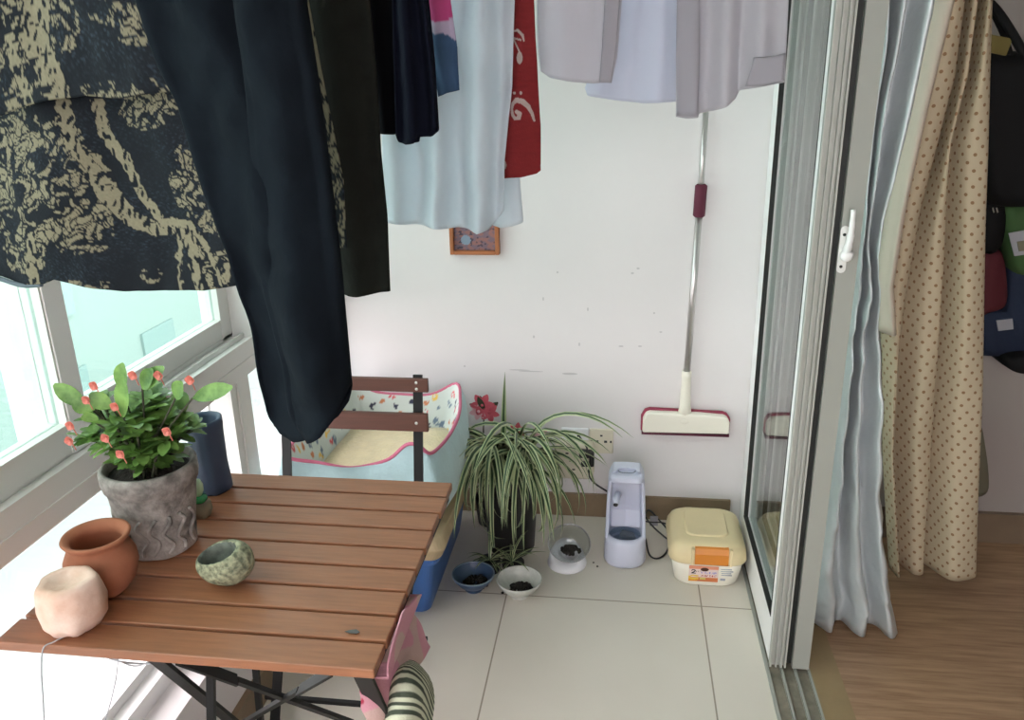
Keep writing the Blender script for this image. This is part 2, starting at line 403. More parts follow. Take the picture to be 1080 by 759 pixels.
sash(.02, 1.20, -.965, 5, st=.02); sash(1.18, 1.87, -1.0, 6, st=.05); sash(-.85, .05, -1.0, 7); sash(-1.88, -.85, -.965, 9); sash(1.94, 2.46, -1.0, 8, st=.03)
bm = B(); box(bm, -1.055, -.945, 1.185, 1.235, .842, 2.42)
struct('trim_13', bm, 'alu', bev=.002)
bm = B()
for k in range(3):
    lathe(bm, [(0, 0), (.006, 0), (.006, .002), (0, .002)], (0, 0, 0), n=10)
for i, v in enumerate(list(bm.verts)):
    k = i//40; v.co = Vector((-.965+v.co.x-.01, 1.185-v.co.z-.0005, .875+k*.022+v.co.y))
struct('trim_14', bm, 'seal')
# ------------------------------------------------------------------ outside
struct('ground_outside', bx(-80, -6, -60, 80, -12.2, -12), 'ground')
bd = thing('apartment_building', 'pale apartment block seen faintly through the tinted balcony glass', 'building', (-24, 26, -12))
obj('wall', bx(-30, -18, 14, 44, -12, 9), 'concrete', bd)
for i in range(5):
    for j in range(5):
        y = 16+i*5.6; z = -9+j*3.4; b = B(); box(b, -18.0, -17.9, y, y+2.2, z, z+1.6); obj('window', b, 'outwin', bd)

# ------------------------------------------------------------------ sliding door
def door_panel(idx, x0, x1, y0, y1, front):
    root = bpy.data.objects.new('door_%d' % idx, None); C.objects.link(root); root['kind'] = 'structure'; root.location = ((x0+x1)/2, (y0+y1)/2, 0)
    f = B(); z0, z1 = .018, 2.28
    box(f, x0, x1, y0, y0+.026, z0, z1); box(f, x0, x1, y1-.05, y1, z0, z1)
    box(f, x0, x1, y0+.026, y1-.05, z0, .135); box(f, x0, x1, y0+.026, y1-.05, 2.2, z1)
    obj('door_frame', f, 'alu', root, bev=.0015)
    s = B()
    for (a, b, c, d) in ((y0+.026, y0+.030, .135, 2.2), (y1-.054, y1-.05, .135, 2.2), (y0+.030, y1-.054, .135, .139), (y0+.030, y1-.054, 2.196, 2.2)):
        box(s, x0-.001, x0+.012, a, b, c, d)
    obj('glazing_seal', s, 'seal', root)
    xm = (x0+x1)/2
    obj('door_pane', bx(xm-.004, xm+.004, y0+.030, y1-.054, .139, 2.196), 'glass_door', root)
    return root
d1 = door_panel(1, .400, .440, 1.79, 2.37, True)
# end profile of the first leaf: channels seen end-on
pf = B()
for xa, xb in ((.400, .4045), (.414, .418), (.4265, .4305), (.4365, .4405)): box(pf, xa, xb, 1.775, 1.79, .012, 2.28)
box(pf, .400, .44, 1.785, 1.79, .012, 2.28)
obj('edge_channel', pf, 'edge_alu', d1)
d2 = door_panel(2, .456, .497, 1.79, 2.37, True)
pf = B(); box(pf, .456, .497, 1.775, 1.79, .012, 2.28); obj('edge_plate', pf, 'alu_grey', d2)
obj('edge_gap_seal', bx(.4425, .4545, 1.785, 1.80, .02, 2.28), 'seal', d1)
# crescent lock on the end plate
lc = at_y(889, 262, 1.775); lk = B()
pl = rbox_pts(lc.x-.009, lc.x+.009, lc.z-.052, lc.z+.048, .0088, 5)
prism_y(lk, pl, 1.771, 1.775); lk_o = obj('lock_plate', lk, 'alu_lt', d2)
lv = B(); ctl = [(lc.x+.004, 1.764, lc.z-.012), (lc.x+.007, 1.757, lc.z+.02), (lc.x+.008, 1.755, lc.z+.05), (lc.x+.006, 1.752, lc.z+.085)]
tube(lv, smooth_pts(ctl, 5), [.009]*4+[.0075]*4+[.006]*4+[.0052]*4, 8)
ball(lv, (lc.x+.006, 1.762, lc.z-.012), .014, (1, .7, 1), 12)
obj('door_handle', lv, 'alu', d2, smooth=True)
for dz in (-.038, .03):
    sv = B(); ball(sv, (lc.x-.001, 1.7705, lc.z+dz), .0035, (1, .4, 1), 8); obj('screw', sv, 'seal', d2)
struct('trim_15', bx(.42, .50, 2.37, YF, 0, 2.3), 'alu')
struct('trim_16', bx(.392, .505, YB, 2.37, 2.28, 2.3), 'alu')

# ------------------------------------------------------------------ table
t = thing('folding_table', 'slatted brown wooden folding table with black legs in front of the window', 'table', (-.595, 1.13, 0))
X0, X1, Y0, Y1, ZT = -.884, -.318, .860, 1.406, .70
gaps = [Y0, .923, .979, 1.038, 1.105, 1.168, 1.239, 1.300, 1.355, Y1]
gaps = [Y0+(Y1-Y0)*k/9 for k in range(10)]
for k in range(9):
    a, b = gaps[k], gaps[k+1]
    obj('slat', bx(X0+random.uniform(0, .004), X1-random.uniform(0, .003), a+.0035, b-.0035, ZT-.016, ZT), 'wood', t, bev=.002)
fr = B()
for x in (X0+.03, X1-.012): bar(fr, (x, Y0+.03, ZT-.026), (x, Y1-.01, ZT-.026), .006, .02)
for x in (-.80, -.40): bar(fr, (x, Y0+.04, ZT-.026), (x, Y1-.01, ZT-.026), .02, .012)
bar(fr, (X0+.03, 1.33, ZT-.028), (X1-.012, 1.33, ZT-.028), .012, .012)
obj('table_frame', fr, 'black', t)
for (p, q, w_) in (((-.66, .885, ZT-.02), (-.66, 1.305, .0), .026), ((-.34, .876, ZT-.02), (-.34, 1.20, .0), .026),
                   ((-.625, 1.0, ZT-.02), (-.672, .90, .0), .012), ((-.715, 1.30, ZT-.02), (-.735, 1.27, .0), .012), ((-.362, .99, ZT-.02), (-.362, .93, .0), .012)):
    l = B(); bar(l, p, q, w_, .006 if w_ > .013 else .01, up=(0, 1, .7)); obj('leg', l, 'black', t)
for (p, q) in ((at_y(186, 694, .91), at_y(372, 762, 1.22)), (at_y(352, 706, .93), at_y(250, 766, 1.27))):
    m_ = p.lerp(q, .28)
    l = B(); bar(l, p, m_, .020, .005, up=(0, -.6, 1)); bar(l, m_, q, .010, .008, up=(0, -.6, 1)); obj('brace', l, 'black', t)
lf = B(); p = at_z(372, 666, ZT+.0015)
prism = [Vector((p.x-.012, p.y, p.z)), Vector((p.x-.004, p.y-.004, p.z+.001)), Vector((p.x+.007, p.y-.004, p.z+.001)), Vector((p.x+.010, p.y+.001, p.z)), Vector((p.x+.004, p.y+.005, p.z+.001)), Vector((p.x-.005, p.y+.004, p.z))]
lf.faces.new([lf.verts.new(q) for q in prism]); lo = obj('dry_leaf', lf, mat('dry_leaf_grey', (92, 90, 88), .8), solid=.0008)
tag(lo, 'small grey dried leaf lying on the slats near the table\'s right corner', 'leaf')

# ------------------------------------------------------------------ folding chairs
def make_chair(name, label, loc, rz, group=None):
    """local: seat front at -y, backrest at +y; width along x"""
    r = thing(name, label, 'chair', (0, 0, 0), group)
    for k in range(7):
        y = -.17+k*.048
        obj('seat_slat', bx(-.19, .19, y, y+.038, .437, .45), 'chairwood', r, bev=.002)
    w = .165
    for s in (-1, 1):
        l = B(); bar(l, (s*w, .19, .795), (s*w, .12, .46), .022, .007, up=(0, 1, 0)); bar(l, (s*w, .12, .46), (s*(w-.035), -.19, .0), .022, .007, up=(0, 1, .6))
        obj('leg', l, 'black', r)
        l = B(); bar(l, (s*(w-.03), -.15, .43), (s*(w-.04), .20, .0), .022, .007, up=(0, 1, -.6)); obj('leg', l, 'black', r)
    for s in (-1, 1):
        f = B(); bar(f, (s*(w-.01), -.17, .431), (s*(w-.01), .13, .431), .01, .014); obj('seat_rail', f, 'black', r)
        f = B(); bar(f, (-w, s*.12, .10), (w, s*.12, .10), .01, .01); obj('stretcher', f, 'black', r)
    for (z0, z1, ya) in ((.757, .79, .178), (.665, .71, .157)):
        b_ = B(); box(b_, -.192, .192, ya-.006, ya+.006, z0, z1); sl = obj('back_slat', b_, 'chairwood', r, bev=.002)
        for s in (-1, 1):
            for dz in ((-.008, .008) if z0 > .7 else (0,)):
                sb = B(); ball(sb, (s*w, ya-.007, (z0+z1)/2+dz), .004, (1, .5, 1), 8); obj('screw', sb, 'screw', sl)
    r.location = loc; r.rotation_euler = (0, 0, rz)
    return r
make_chair('folding_chair', 'dark brown slatted folding chair standing between the table and the pet bed', (-.635, 1.56, 0), 0)

# ------------------------------------------------------------------ cloths
def coons(T, Hm, L, R, u, v):
    """all in (x,z) Vectors; T,Hm,L,R callables"""
    a = T(u)*(1-v)+Hm(u)*v; b = L(v)*(1-u)+R(v)*u
    c = T(0)*(1-u)*(1-v)+T(1)*u*(1-v)+Hm(0)*(1-u)*v+Hm(1)*u*v
    return a+b-c
def cloth(name, y, left, right, hem, m, ztop=1.95, nu=40, nv=60, folds=3, amp=.012, seed=0, parent=None, solid=.0015, depth=0, wr=.004, lean=0, colf=None, topx=None):
    """hanging cloth; silhouettes given as photo directions meeting its own plane y"""
    W = lambda q: (lambda p: Vector((p.x, p.z)))(at_y(q[0], q[1], y))
    Lp = [W(q) for q in left]; Rp = [W(q) for q in right]; Hp = [W(q) for q in hem]
    def up(P):
        a, b = P[0], P[1] if len(P) > 1 else P[0]
        k = 0 if abs(a.y-b.y) < 1e-4 else (a.x-b.x)/(a.y-b.y)
        k = max(-.12, min(.12, k)); return Vector((a.x+k*(ztop-a.y), ztop))
    lt, rt = up(Lp), up(Rp)
    if topx: lt, rt = Vector((topx[0], ztop)), Vector((topx[1], ztop))
    Lc = [lt]+Lp+[Hp[0]]; Rc = [rt]+Rp+[Hp[-1]]
    def fz(P):
        def g(v):
            z0, z1 = P[0].y, P[-1].y; return polyat(P, v)
        return g
    T = lambda u: lt.lerp(rt, u); Hf = lambda u: polyat(Hp, u); Lf = fz(Lc); Rf = fz(Rc)
    bm = B(); uvl = bm.loops.layers.uv.new('UVMap'); col = bm.verts.layers.float_color.new('Col') if colf else None
    grid = []
    wide = (lt-rt).length
    for j in range(nv+1):
        v = j/nv; row = []
        for i in range(nu+1):
            u = i/nu; p = coons(T, Hf, Lf, Rf, u, v)
            f = math.sin(2*PI*folds*u+seed*1.7+.6*math.sin(2*v+seed))*amp*(.5+.5*v)
            f += noise.noise(Vector((p.x*9+seed*5, p.y*5, seed)))*wr*3+noise.noise(Vector((p.x*30+seed*5, p.y*22, seed)))*wr
            edge = min(1, 4*min(u, 1-u)+.25)
            yy = y+f*edge*min(1, .25+3*v)+lean*v
            if depth:  # rounded front of a leg/sleeve
                yy -= depth*math.sqrt(max(0, 1-(2*u-1)**2))
            q = bm.verts.new((p.x, yy, p.y))
            if colf:
                q[col] = (*colf(u, v, p), 1)
            row.append(q)
        grid.append(row)
    if depth:
        for j in range(nv+1):
            v = j/nv; back = []
            for i in range(1, nu):
                a = grid[j][nu-i]; u = 1-i/nu
                back.append(bm.verts.new((a.co.x, y+lean*v+depth*.7*math.sqrt(max(0, 1-(2*u-1)**2)), a.co.z)))
            grid[j] += back
    n = len(grid[0])
    for j in range(nv):
        for i in range(n if depth else n-1):
            k = (i+1) % n
            f = bm.faces.new((grid[j][i], grid[j+1][i], grid[j+1][k], grid[j][k]))
            for lp in f.loops: lp[uvl].uv = (lp.vert.co.x, lp.vert.co.z)
    o = obj(name, bm, m, parent, smooth=True, solid=solid, off=0)
    return o
def segd(p, a, b):
    ap = (p[0]-a[0], p[1]-a[1]); ab = (b[0]-a[0], b[1]-a[1]); t_ = max(0, min(1, (ap[0]*ab[0]+ap[1]*ab[1])/(ab[0]**2+ab[1]**2)))
    return math.hypot(ap[0]-ab[0]*t_, ap[1]-ab[1]*t_), t_
NAVY, BEIGE, WEAVE = lin((12, 17, 25)), lin((128, 121, 100)), lin((62, 76, 90))
# metric motif map of the batik: cloth coordinates in units of ~0.85 mm, x from the left, y down
branches = [([(95,170),(112,205),(135,232),(160,243),(185,238),(200,250),(212,312)], (15, 8)), ([(128,165),(145,205),(168,236)], (9, 7)), ([(168,236),(200,236),(220,262),(238,300)], (7, 3)),
            ([(190,245),(186,280),(190,312)], (6, 3)), ([(40,250),(36,280),(46,310)], (9, 8)), ([(70,110),(78,150),(100,180)], (10, 8)), ([(100,108),(108,140),(128,170)], (8, 9))]
blobs = [(18,150,34,36), (30,225,30,60), (62,165,30,36), (90,215,26,44), (88,250,26,16), (150,110,34,24), (205,190,22,34), (233,250,20,52), (10,110,26,16), (218,175,18,24), (155,292,10,7), (75,300,40,5), (190,110,22,10)]
def batik(pxof, blobs=blobs, branches=branches, seed=0, cover=1.0):
    def f(u, v, p):
        X, Y = pxof(u, v, p); c = None
        nz = noise.noise(Vector((X*.12, Y*.12, 3+seed)))*5
        for pts, (w0, w1) in branches:
            k = len(pts)-1
            for i in range(k):
                d, t_ = segd((X+nz, Y+nz*.6), pts[i], pts[i+1]); w = (w0+(w1-w0)*(i+t_)/k)*.72
                if d < w:
                    s = noise.noise(Vector((X*.22, Y*.10, 9+seed))); s2 = noise.noise(Vector((X*.05, Y*.05, 2)))
                    c = BEIGE if s < .20+.2*s2 and d < w*(.93+.12*s) else NAVY
        if c is None:
            m_ = -1
            for bx_, by_, rx_, ry_ in blobs:
                d = ((X-bx_)/rx_)**2+((Y-by_)/ry_)**2; m_ = max(m_, 1-d)
            if m_ > -.25*cover+noise.noise(Vector((X*.06, Y*.06, 1)))*.5-.0:
                q = Vector((X*.10+noise.noise(Vector((X*.07, Y*.07, 5)))*1.3, Y*.085+noise.noise(Vector((X*.07, Y*.07, 8)))*1.3, seed))
                dd = noise.voronoi(q)[0]
                e = dd[1]-dd[0]; g = noise.noise(q*.9+Vector((7, 2, 1)))
                vein = abs(noise.noise(Vector((X*.13, Y*.13, 15+seed))))
                if e > .13+.35*max(0, -g) and g > -.22 and vein > .04: c = BEIGE
        if c is None:
            w = noise.noise(Vector((X*.25, Y*1.6, 4)))+.4*noise.noise(Vector((X*1.7, Y*.5, 2)))
            g = max(0, min(1, (w-.05)*1.3))*max(0, min(1, .55+noise.noise(Vector((X*.015, Y*.015, 2)))*1.4))
            c = tuple(a+(b-a)*g*.6 for a, b in zip(NAVY, WEAVE))
        k = .9+.2*noise.noise(Vector((X*.4, Y*.9, 1)))
        return tuple(x*k for x in c)
    return f
YB1 = 1.02
_o = at_y(0, 0, YB1); _s = (at_y(100, 100, YB1).x-_o.x)/100
def pxmap(y):      # where a point of the flat cloth falls in the print's layout
    return lambda u, v, p: to_px(Vector((p.x, y, p.y)))
bt = thing('batik_skirt', 'navy batik skirt with beige branches and flowers hanging leftmost', 'skirt', (-.7, YB1, 1.95))
cloth('lower_tier', YB1, [(-28, 0), (-24, 150)], [(190, 0), (200, 60), (225, 180)], [(-20, 292), (0, 291), (25, 299), (50, 298), (62, 293), (100, 303), (130, 308), (175, 308), (215, 306), (262, 298)], 'vc', nu=300, nv=330, folds=1.5, amp=.01, seed=1, parent=bt, colf=batik(pxmap(YB1)), ztop=1.8)
up_br = [([(38,-10),(34,40),(50,70),(62,100)], (24, 18)), ([(10,40),(20,80),(30,110)], (9, 9))]
up_bl = [(10,10,10,20), (125,12,26,14), (150,35,20,12), (20,70,20,36), (120,98,36,10), (178,62,9,8), (178,95,20,16), (60,25,22,30), (12,108,22,12)]
cloth('upper_tier', YB1-.035, [(-28, 0), (-26, 60)], [(165, 0), (175, 45)], [(-22, 125), (0, 122), (22, 113), (50, 106), (90, 101), (130, 104), (165, 98), (196, 96)], 'vc', nu=240, nv=160, folds=1, amp=.006, seed=4, parent=bt, colf=batik(pxmap(YB1-.035), up_bl, up_br, 3), ztop=1.95)
hb = B(); tube(hb, smooth_pts([at_y(-2, 293, YB1-.004), at_y(24, 301, YB1-.004), at_y(44, 300, YB1-.004)]), .0035, 6); obj('hem_tape', hb, mat('grey_hem_tape', (92, 104, 112), .8), bt, smooth=True)
o = cloth('batik_scarf', 1.10, [(285, 0), (300, 100)], [(326, 0), (338, 70), (350, 130), (362, 190)], [(318, 240), (340, 262), (366, 262)], 'vc', nu=70, nv=190, folds=1, amp=.006, seed=2, colf=batik(pxmap(1.10), [(345,100,30,110),(350,230,14,40)], [([(322,-20),(332,40),(345,110),(352,150)], (10, 9))], 6))
tag(o, 'narrow navy and beige batik cloth edge showing between trousers and charcoal cloth', 'scarf')
# front trousers: two legs
tr_ = thing('trousers', 'dark navy trousers hanging lowest, in front of the batik skirt', 'trousers', (-.42, .95, 1.95))
cloth('trouser_leg', .95, [(147, -2), (165, 60), (190, 110), (215, 190), (240, 250), (262, 310), (276, 370)], [(262, 0), (300, 100), (322, 200), (335, 300), (342, 390)], [(284, 408), (292, 436), (303, 450), (318, 456), (335, 450), (345, 430)], 'navy1', folds=1.3, amp=.012, seed=3, depth=.035, wr=.010, parent=tr_, nu=30, nv=90, topx=(-.56, -.42))
cloth('trouser_leg', .915, [(248, -2), (258, 60), (263, 120), (262, 190), (268, 260), (285, 330), (297, 380)], [(322, 0), (336, 90), (346, 170), (354, 240), (361, 300)], [(305, 430), (318, 452), (332, 459), (350, 447), (362, 430), (370, 405)], 'navy1', folds=1.2, amp=.012, seed=8, depth=.035, wr=.009, parent=tr_, nu=34, nv=90, topx=(-.43, -.29))
o = cloth('charcoal_trousers', 1.20, [(318, 0), (330, 120), (350, 240)], [(389, 0), (397, 80), (401, 160), (408, 230)], [(362, 309), (380, 310), (411, 307)], 'char', folds=1, amp=.008, seed=5, depth=.012)
tag(o, 'charcoal grey trouser leg with straight hem right behind the navy trousers', 'trousers')
ns = thing('navy_shirt', 'short navy knit top hanging between charcoal trousers and pale blue sheet', 'shirt', (-.35, 1.33, 1.95))
cloth('sleeve', 1.345, [(388, 0), (396, 80)], [(428, 0), (430, 80)], [(402, 141), (415, 142), (432, 138)], 'black_cl', folds=1, amp=.006, seed=6, parent=ns)
cloth('body', 1.31, [(414, 0), (416, 70)], [(452, 0), (458, 60), (461, 110)], [(418, 141), (421, 150), (430, 152), (441, 150), (442, 144), (455, 144), (462, 138), (462, 128)], 'navy2', folds=2, amp=.012, seed=7, depth=.012, parent=ns, ztop=1.9)
def tie(u, v, p):
    z = p.y; zb = at_y(470, 32, 1.38).z
    k = noise.noise(Vector((p.x*40, z*30, 1)))*.012
    if z > zb+.014+k: return lin((178, 70, 122))
    if z > zb-.01+k: return tuple(a*.9 for a in lin((178, 166, 190)))
    c = lin((52, 76, 104)); g = 1+.5*noise.noise(Vector((p.x*30, z*18, 2))); return tuple(a*g for a in c)
o = cloth('tie_dye_sleeve', 1.40, [(446, 0), (452, 40)], [(475, 0), (482, 50)], [(462, 102), (472, 98), (484, 95)], 'vc', folds=1, amp=.006, seed=9, colf=tie, nu=30, nv=150)
tag(o, 'pink and blue tie-dyed sleeve hanging in front of the pale blue sheet', 'sleeve')
ps = thing('pale_blue_sheet', 'pale blue cotton sheet hanging below the others before the picture', 'bed sheet', (-.28, 1.5, 1.95))
cloth('front_layer', 1.47, [(398, 0), (402, 120)], [(543, 0), (540, 90), (532, 170)], [(406, 234), (440, 238), (480, 241), (505, 245), (516, 241), (531, 222)], 'pale', folds=3, amp=.02, seed=2, wr=.008, parent=ps, nu=80, nv=90)
cloth('back_layer', 1.54, [(480, 0), (490, 120)], [(544, 0), (546, 150)], [(500, 232), (528, 241), (540, 238), (552, 234), (549, 205)], 'pale', folds=2, amp=.006, seed=3, parent=ps, nu=30, nv=60, ztop=1.9)
# red cloth with bass-clef print
def ring_arc(X, Y, cx_, cy_, r, w, a0, a1):
    a = math.degrees(math.atan2(Y-cy_, X-cx_)); d = abs(math.hypot(X-cx_, Y-cy_)-r)
    return d < w and a0 <= a <= a1
def redf(y):
    pm = pxmap(y)
    def f(u, v, p):
        X, Y = pm(u, v, p); hit = False
        clef = [(563.5,127,1.2),(561,119,1.8),(557,112,2.4),(551,107,2.9),(545,105.5,2.6),(541,109,1.7),(539.5,115,1.3),(540.5,121,1.6),(543,125,1.6),(547,124.5,2.2),(548,120,2.4),(545,118,2.2)]
        for (a, b) in zip(clef, clef[1:]):
            d, t_ = segd((X, Y), a[:2], b[:2])
            if d < a[2]+(b[2]-a[2])*t_: hit = True
        if math.hypot(X-542.3, Y-98) < 1.6 or math.hypot(X-549.3, Y-98) < 1.6: hit = True
        note = [(539,33,.9),(546,32,1.4),(551,37,1.5),(552.5,43,.8)]
        for (a, b) in zip(note, note[1:]):
            d, t_ = segd((X, Y), a[:2], b[:2])
            if d < a[2]+(b[2]-a[2])*t_: hit = True
        if segd((X, Y), (541, 40), (548, 55))[0] < .8 or segd((X, Y), (541, 40), (549, 42))[0] < 1: hit = True
        if ((X-548)/3.2)**2+((Y-61)/6.5)**2 < 1: hit = True
        if ((X-531)/3)**2+((Y-174)/5)**2 < 1: hit = True
        k = 1+.12*noise.noise(Vector((X*.1, Y*.3, 2)))
        return tuple(q*k for q in (lin((170, 154, 148)) if hit else lin((116, 30, 32))))
    return f
o = cloth('red_cloth', 1.505, [(540, 0), (530, 90)], [(562, 0), (566, 60), (570, 130)], [(524, 189), (535, 188), (550, 187), (566, 183), (570, 180), (570, 160)], 'vc', folds=.6, amp=.002, seed=1, wr=.001, nu=150, nv=460, colf=redf(1.505), ztop=1.95)
tag(o, 'dark red cloth printed with a pale bass clef beside the blue sheet', 'cloth')
# white shirts
s1 = thing('white_shirt', 'sheer greyish white shirt with curved hem, first right of the red cloth', 'shirt', (-.1, 1.62, 1.95), 'white shirts on the rack')
cloth('body', 1.60, [(566, 0), (567, 50)], [(656, 0), (651, 60)], [(570, 75), (580, 82), (600, 86), (625, 88), (645, 87)], 'white_cl', folds=1, amp=.006, seed=1, parent=s1)
cloth('placket', 1.585, [(638, 0), (635, 50)], [(654, 0), (650, 50)], [(632, 87), (645, 87.5)], 'band', folds=0, amp=0, seed=1, wr=.001, parent=s1, nu=8)
o = cloth('white_shirt', 1.74, [(636, 0), (628, 60)], [(716, 0), (716, 60)], [(617, 93), (620, 101), (650, 106), (680, 109), (716, 107)], 'white_cl2', folds=1.6, amp=.012, seed=2)
tag(o, 'bluish white shirt behind and between the two other white shirts', 'shirt', 'white shirts on the rack')
s3 = thing('white_shirt', 'long white shirt hanging over the squeegee pole next to the glass door', 'shirt', (.2, 1.66, 1.95), 'white shirts on the rack')
cloth('body', 1.67, [(714, 0), (713, 60)], [(832, 0), (830, 40)], [(713, 123), (724, 125), (736, 124), (737, 120), (752, 117), (765, 113), (776, 104), (781, 95), (800, 92), (828, 87)], 'white_cl', folds=3, amp=.014, seed=5, parent=s3, nu=70)
cloth('placket', 1.65, [(714, 0), (713, 60)], [(738, 0), (738, 60)], [(714, 122), (736, 123)], 'band', folds=.5, amp=.002, seed=1, wr=.002, parent=s3, nu=10)
cloth('hem_band', 1.648, [(795, 60), (793, 70)], [(829, 55), (828, 66)], [(786, 91), (806, 90.5), (826, 86)], 'band', folds=.5, amp=.002, seed=1, wr=.001, parent=s3, nu=10, nv=10, ztop=at_y(810, 62, 1.648).z)
# rack that carries everything (just above the photo's upper edge)
rk = thing('drying_rack', 'ceiling drying rack whose rods carry the washing above the table', 'drying rack', (-.25, 1.3, 1.95))
rd = []
for y in (.933, 1.02, 1.10, 1.20, 1.33, 1.40, 1.505, 1.60, 1.70):
    r_ = B(); tube(r_, [(-.9, y, 1.955), (.36, y, 1.955)], .009, 10); obj('rod', r_, 'steel', rk, smooth=True)
for x in (-.89, .35):
    r_ = B(); bar(r_, (x, .88, 1.975), (x, 1.76, 1.975), .02, .03); obj('side_rail', r_, 'alu', rk)
for x in (-.89, .35):
    for y in (.95, 1.69):
        r_ = B(); tube(r_, [(x, y, 1.98), (x, y, 2.6)], .002, 6); obj('cord', r_, 'cord_w', rk)

# ------------------------------------------------------------------ curtains
def curtain(name, zs, line, m, nu, thick=.0015, parent=None, colf=None, k=1):
    """line(z) -> list of plan points (x,y); lofted over heights, UV in metres along the cloth"""
    bm = B(); uvl = bm.loops.layers.uv.new('UVMap'); rows = []
    for z in zs:
        pts = smooth_pts([Vector((x, y, 0)) for x, y in line(z)], 8)
        L = [0]
        for a, b in zip(pts, pts[1:]): L.append(L[-1]+(b-a).length)
        row = []
        for i in range(nu+1):
            p = polyat(pts, i/nu); row.append((bm.verts.new((p.x, p.y, z)), (i/nu)*L[-1]))
        rows.append(row)
    Lr = rows[-1][-1][1]
    for j in range(len(zs)-1):
        for i in range(nu):
            q = [(rows[j][i], j), (rows[j+1][i], j+1), (rows[j+1][i+1], j+1), (rows[j][i+1], j)]
            f = bm.faces.new([a[0][0] for a in q])
            for lp, a in zip(f.loops, q): lp[uvl].uv = (a[0][1]*1.0, zs[a[1]])
    return obj(name, bm, m, parent, smooth=True, solid=thick, off=0)
def keyed(tab):
    """tab: list of (z, value) descending"""
    def f(z):
        if z >= tab[0][0]: return tab[0][1]
        for (za, a), (zb, b) in zip(tab, tab[1:]):
            if z >= zb: return b+(a-b)*(z-zb)/(za-zb)
        return tab[-1][1]
    return f
cl = thing('dotted_curtain', 'cream curtain with small brown dots bunched beside the silver curtain', 'curtain', (.85, 2.15, .05))
YC = 2.14
def kx(pairs): return keyed([(2.3, None)]) if not pairs else keyed(sorted([(at_y(px, py, YC).z, at_y(px, py, YC).x) for px, py in pairs], reverse=True))
xl = kx([(985, -10), (958, 120), (940, 220), (928, 300), (934, 380), (934, 480), (938, 560), (942, 622)])
xf1 = kx([(1020, -10), (1008, 80), (972, 220), (955, 320), (950, 360), (942, 460), (940, 560), (944, 622)])
xf2 = kx([(1030, -10), (1006, 100), (1000, 240), (992, 360), (984, 480), (978, 560), (975, 612)])
xr = kx([(1050, -10), (1046, 100), (1041, 240), (1038, 400), (1033, 520), (1030, 612)])
zs = [2.28-.025*i for i in range(int((2.28-.075)/.025)+1)]
def cream(z):
    a, b, c, d = xl(z), xf1(z), xf2(z), xr(z)
    s = .5+.5*math.sin(z*5)
    b = max(b, a+.02); c = max(c, b+.03); w = .012*math.sin(z*9)
    return [(a+.012, YC+.07), (a, YC+.02), ((a+b)/2, YC-.03), (b-.004, YC-.005), (b-.006, YC+.045), (b+.012, YC+.05), ((b+c)/2, YC-.015+w), (c-.006, YC-.002), (c-.01, YC+.05), (c+.014, YC+.05), ((c+d)/2-.01, YC-.02-w), (d-.012, YC-.01), (d, YC+.03), (d-.03, YC+.09)]
curtain('front_cloth', zs, cream, 'dots', 150, parent=cl)
def lining(z):
    a, b = xl(z), xf1(z); q = max(.012, .03*(z-.7))
    return [(a+.03, YC+.075), (a-.005, YC+.05), (a-.010, YC), (a+.004, YC-.03), (a+q, YC-.046), (a+q+.012, YC-.03)]
curtain('lining', [z for z in zs if z > .80], lining, 'cream_lin', 40, parent=cl)
# silver blackout curtain
YG = 1.93
def gx(pairs): return keyed(sorted([(at_y(px, py, YG).z, at_y(px, py, YG).x) for px, py in pairs], reverse=True))
gl = gx([(930, -10), (918, 120), (906, 240), (896, 330), (884, 450), (868, 560), (858, 640), (855, 668)])
gm = gx([(955, -10), (930, 120), (912, 250), (915, 300), (905, 400), (900, 500), (905, 600), (912, 640)])
gr = gx([(985, -10), (962, 110), (935, 210), (922, 262), (926, 330), (928, 430), (927, 520), (932, 600), (944, 668)])
zs2 = [2.28-.025*i for i in range(91)]
def silver(z):
    a, b, d = gl(z), gm(z), gr(z); n1 = .012*noise.noise(Vector((z*6, 1, 0))); n2 = .015*noise.noise(Vector((z*5, 7, 0)))
    a += n1; low = max(0, (.5-z)/.5)
    return [(a-.0, YG+.10), (a, YG+.03), (a+.3*(b-a), YG-.02+n2), (a+.45*(b-a), YG+.02), (a+.62*(b-a), YG+.05-n2), (a+.8*(b-a), YG-.01+n1), (b, YG-.025), (b+.25*(d-b), YG+.035), (b+.5*(d-b), YG+.02+n2), (b+.75*(d-b), YG-.03), (d-.004, YG-.02+n1), (d, YG+.02), (d-.03-.04*low, YG+.10)]
g_ = curtain('silver_curtain', zs2, silver, 'silver', 110)
for v in g_.data.vertices:
    q = v.co+Vector(g_.location); k = .35+.65*min(1, max(0, (1.3-q.z)/.3))
    r_ = 1-abs(noise.noise(q*9)*2); r2 = 1-abs(noise.noise(q*Vector((14, 14, 22)).x*.9+Vector((3, 1, 9)))*2)
    v.co.y -= (.016*r_**3+.006*r2**3)*k; v.co.x += .005*noise.noise(q*11)*k
tag(g_, 'silver grey blackout curtain falling to the floor behind the sliding door', 'curtain')
rr_ = B(); tube(rr_, [(.49, 2.0, 2.31), (1.6, 2.0, 2.31)], .012, 10)
rr_.free(); rr_ = B(); box(rr_, .52, 1.1, 1.86, 2.26, 2.275, 2.6); struct('trim_17', rr_, 'ceil')

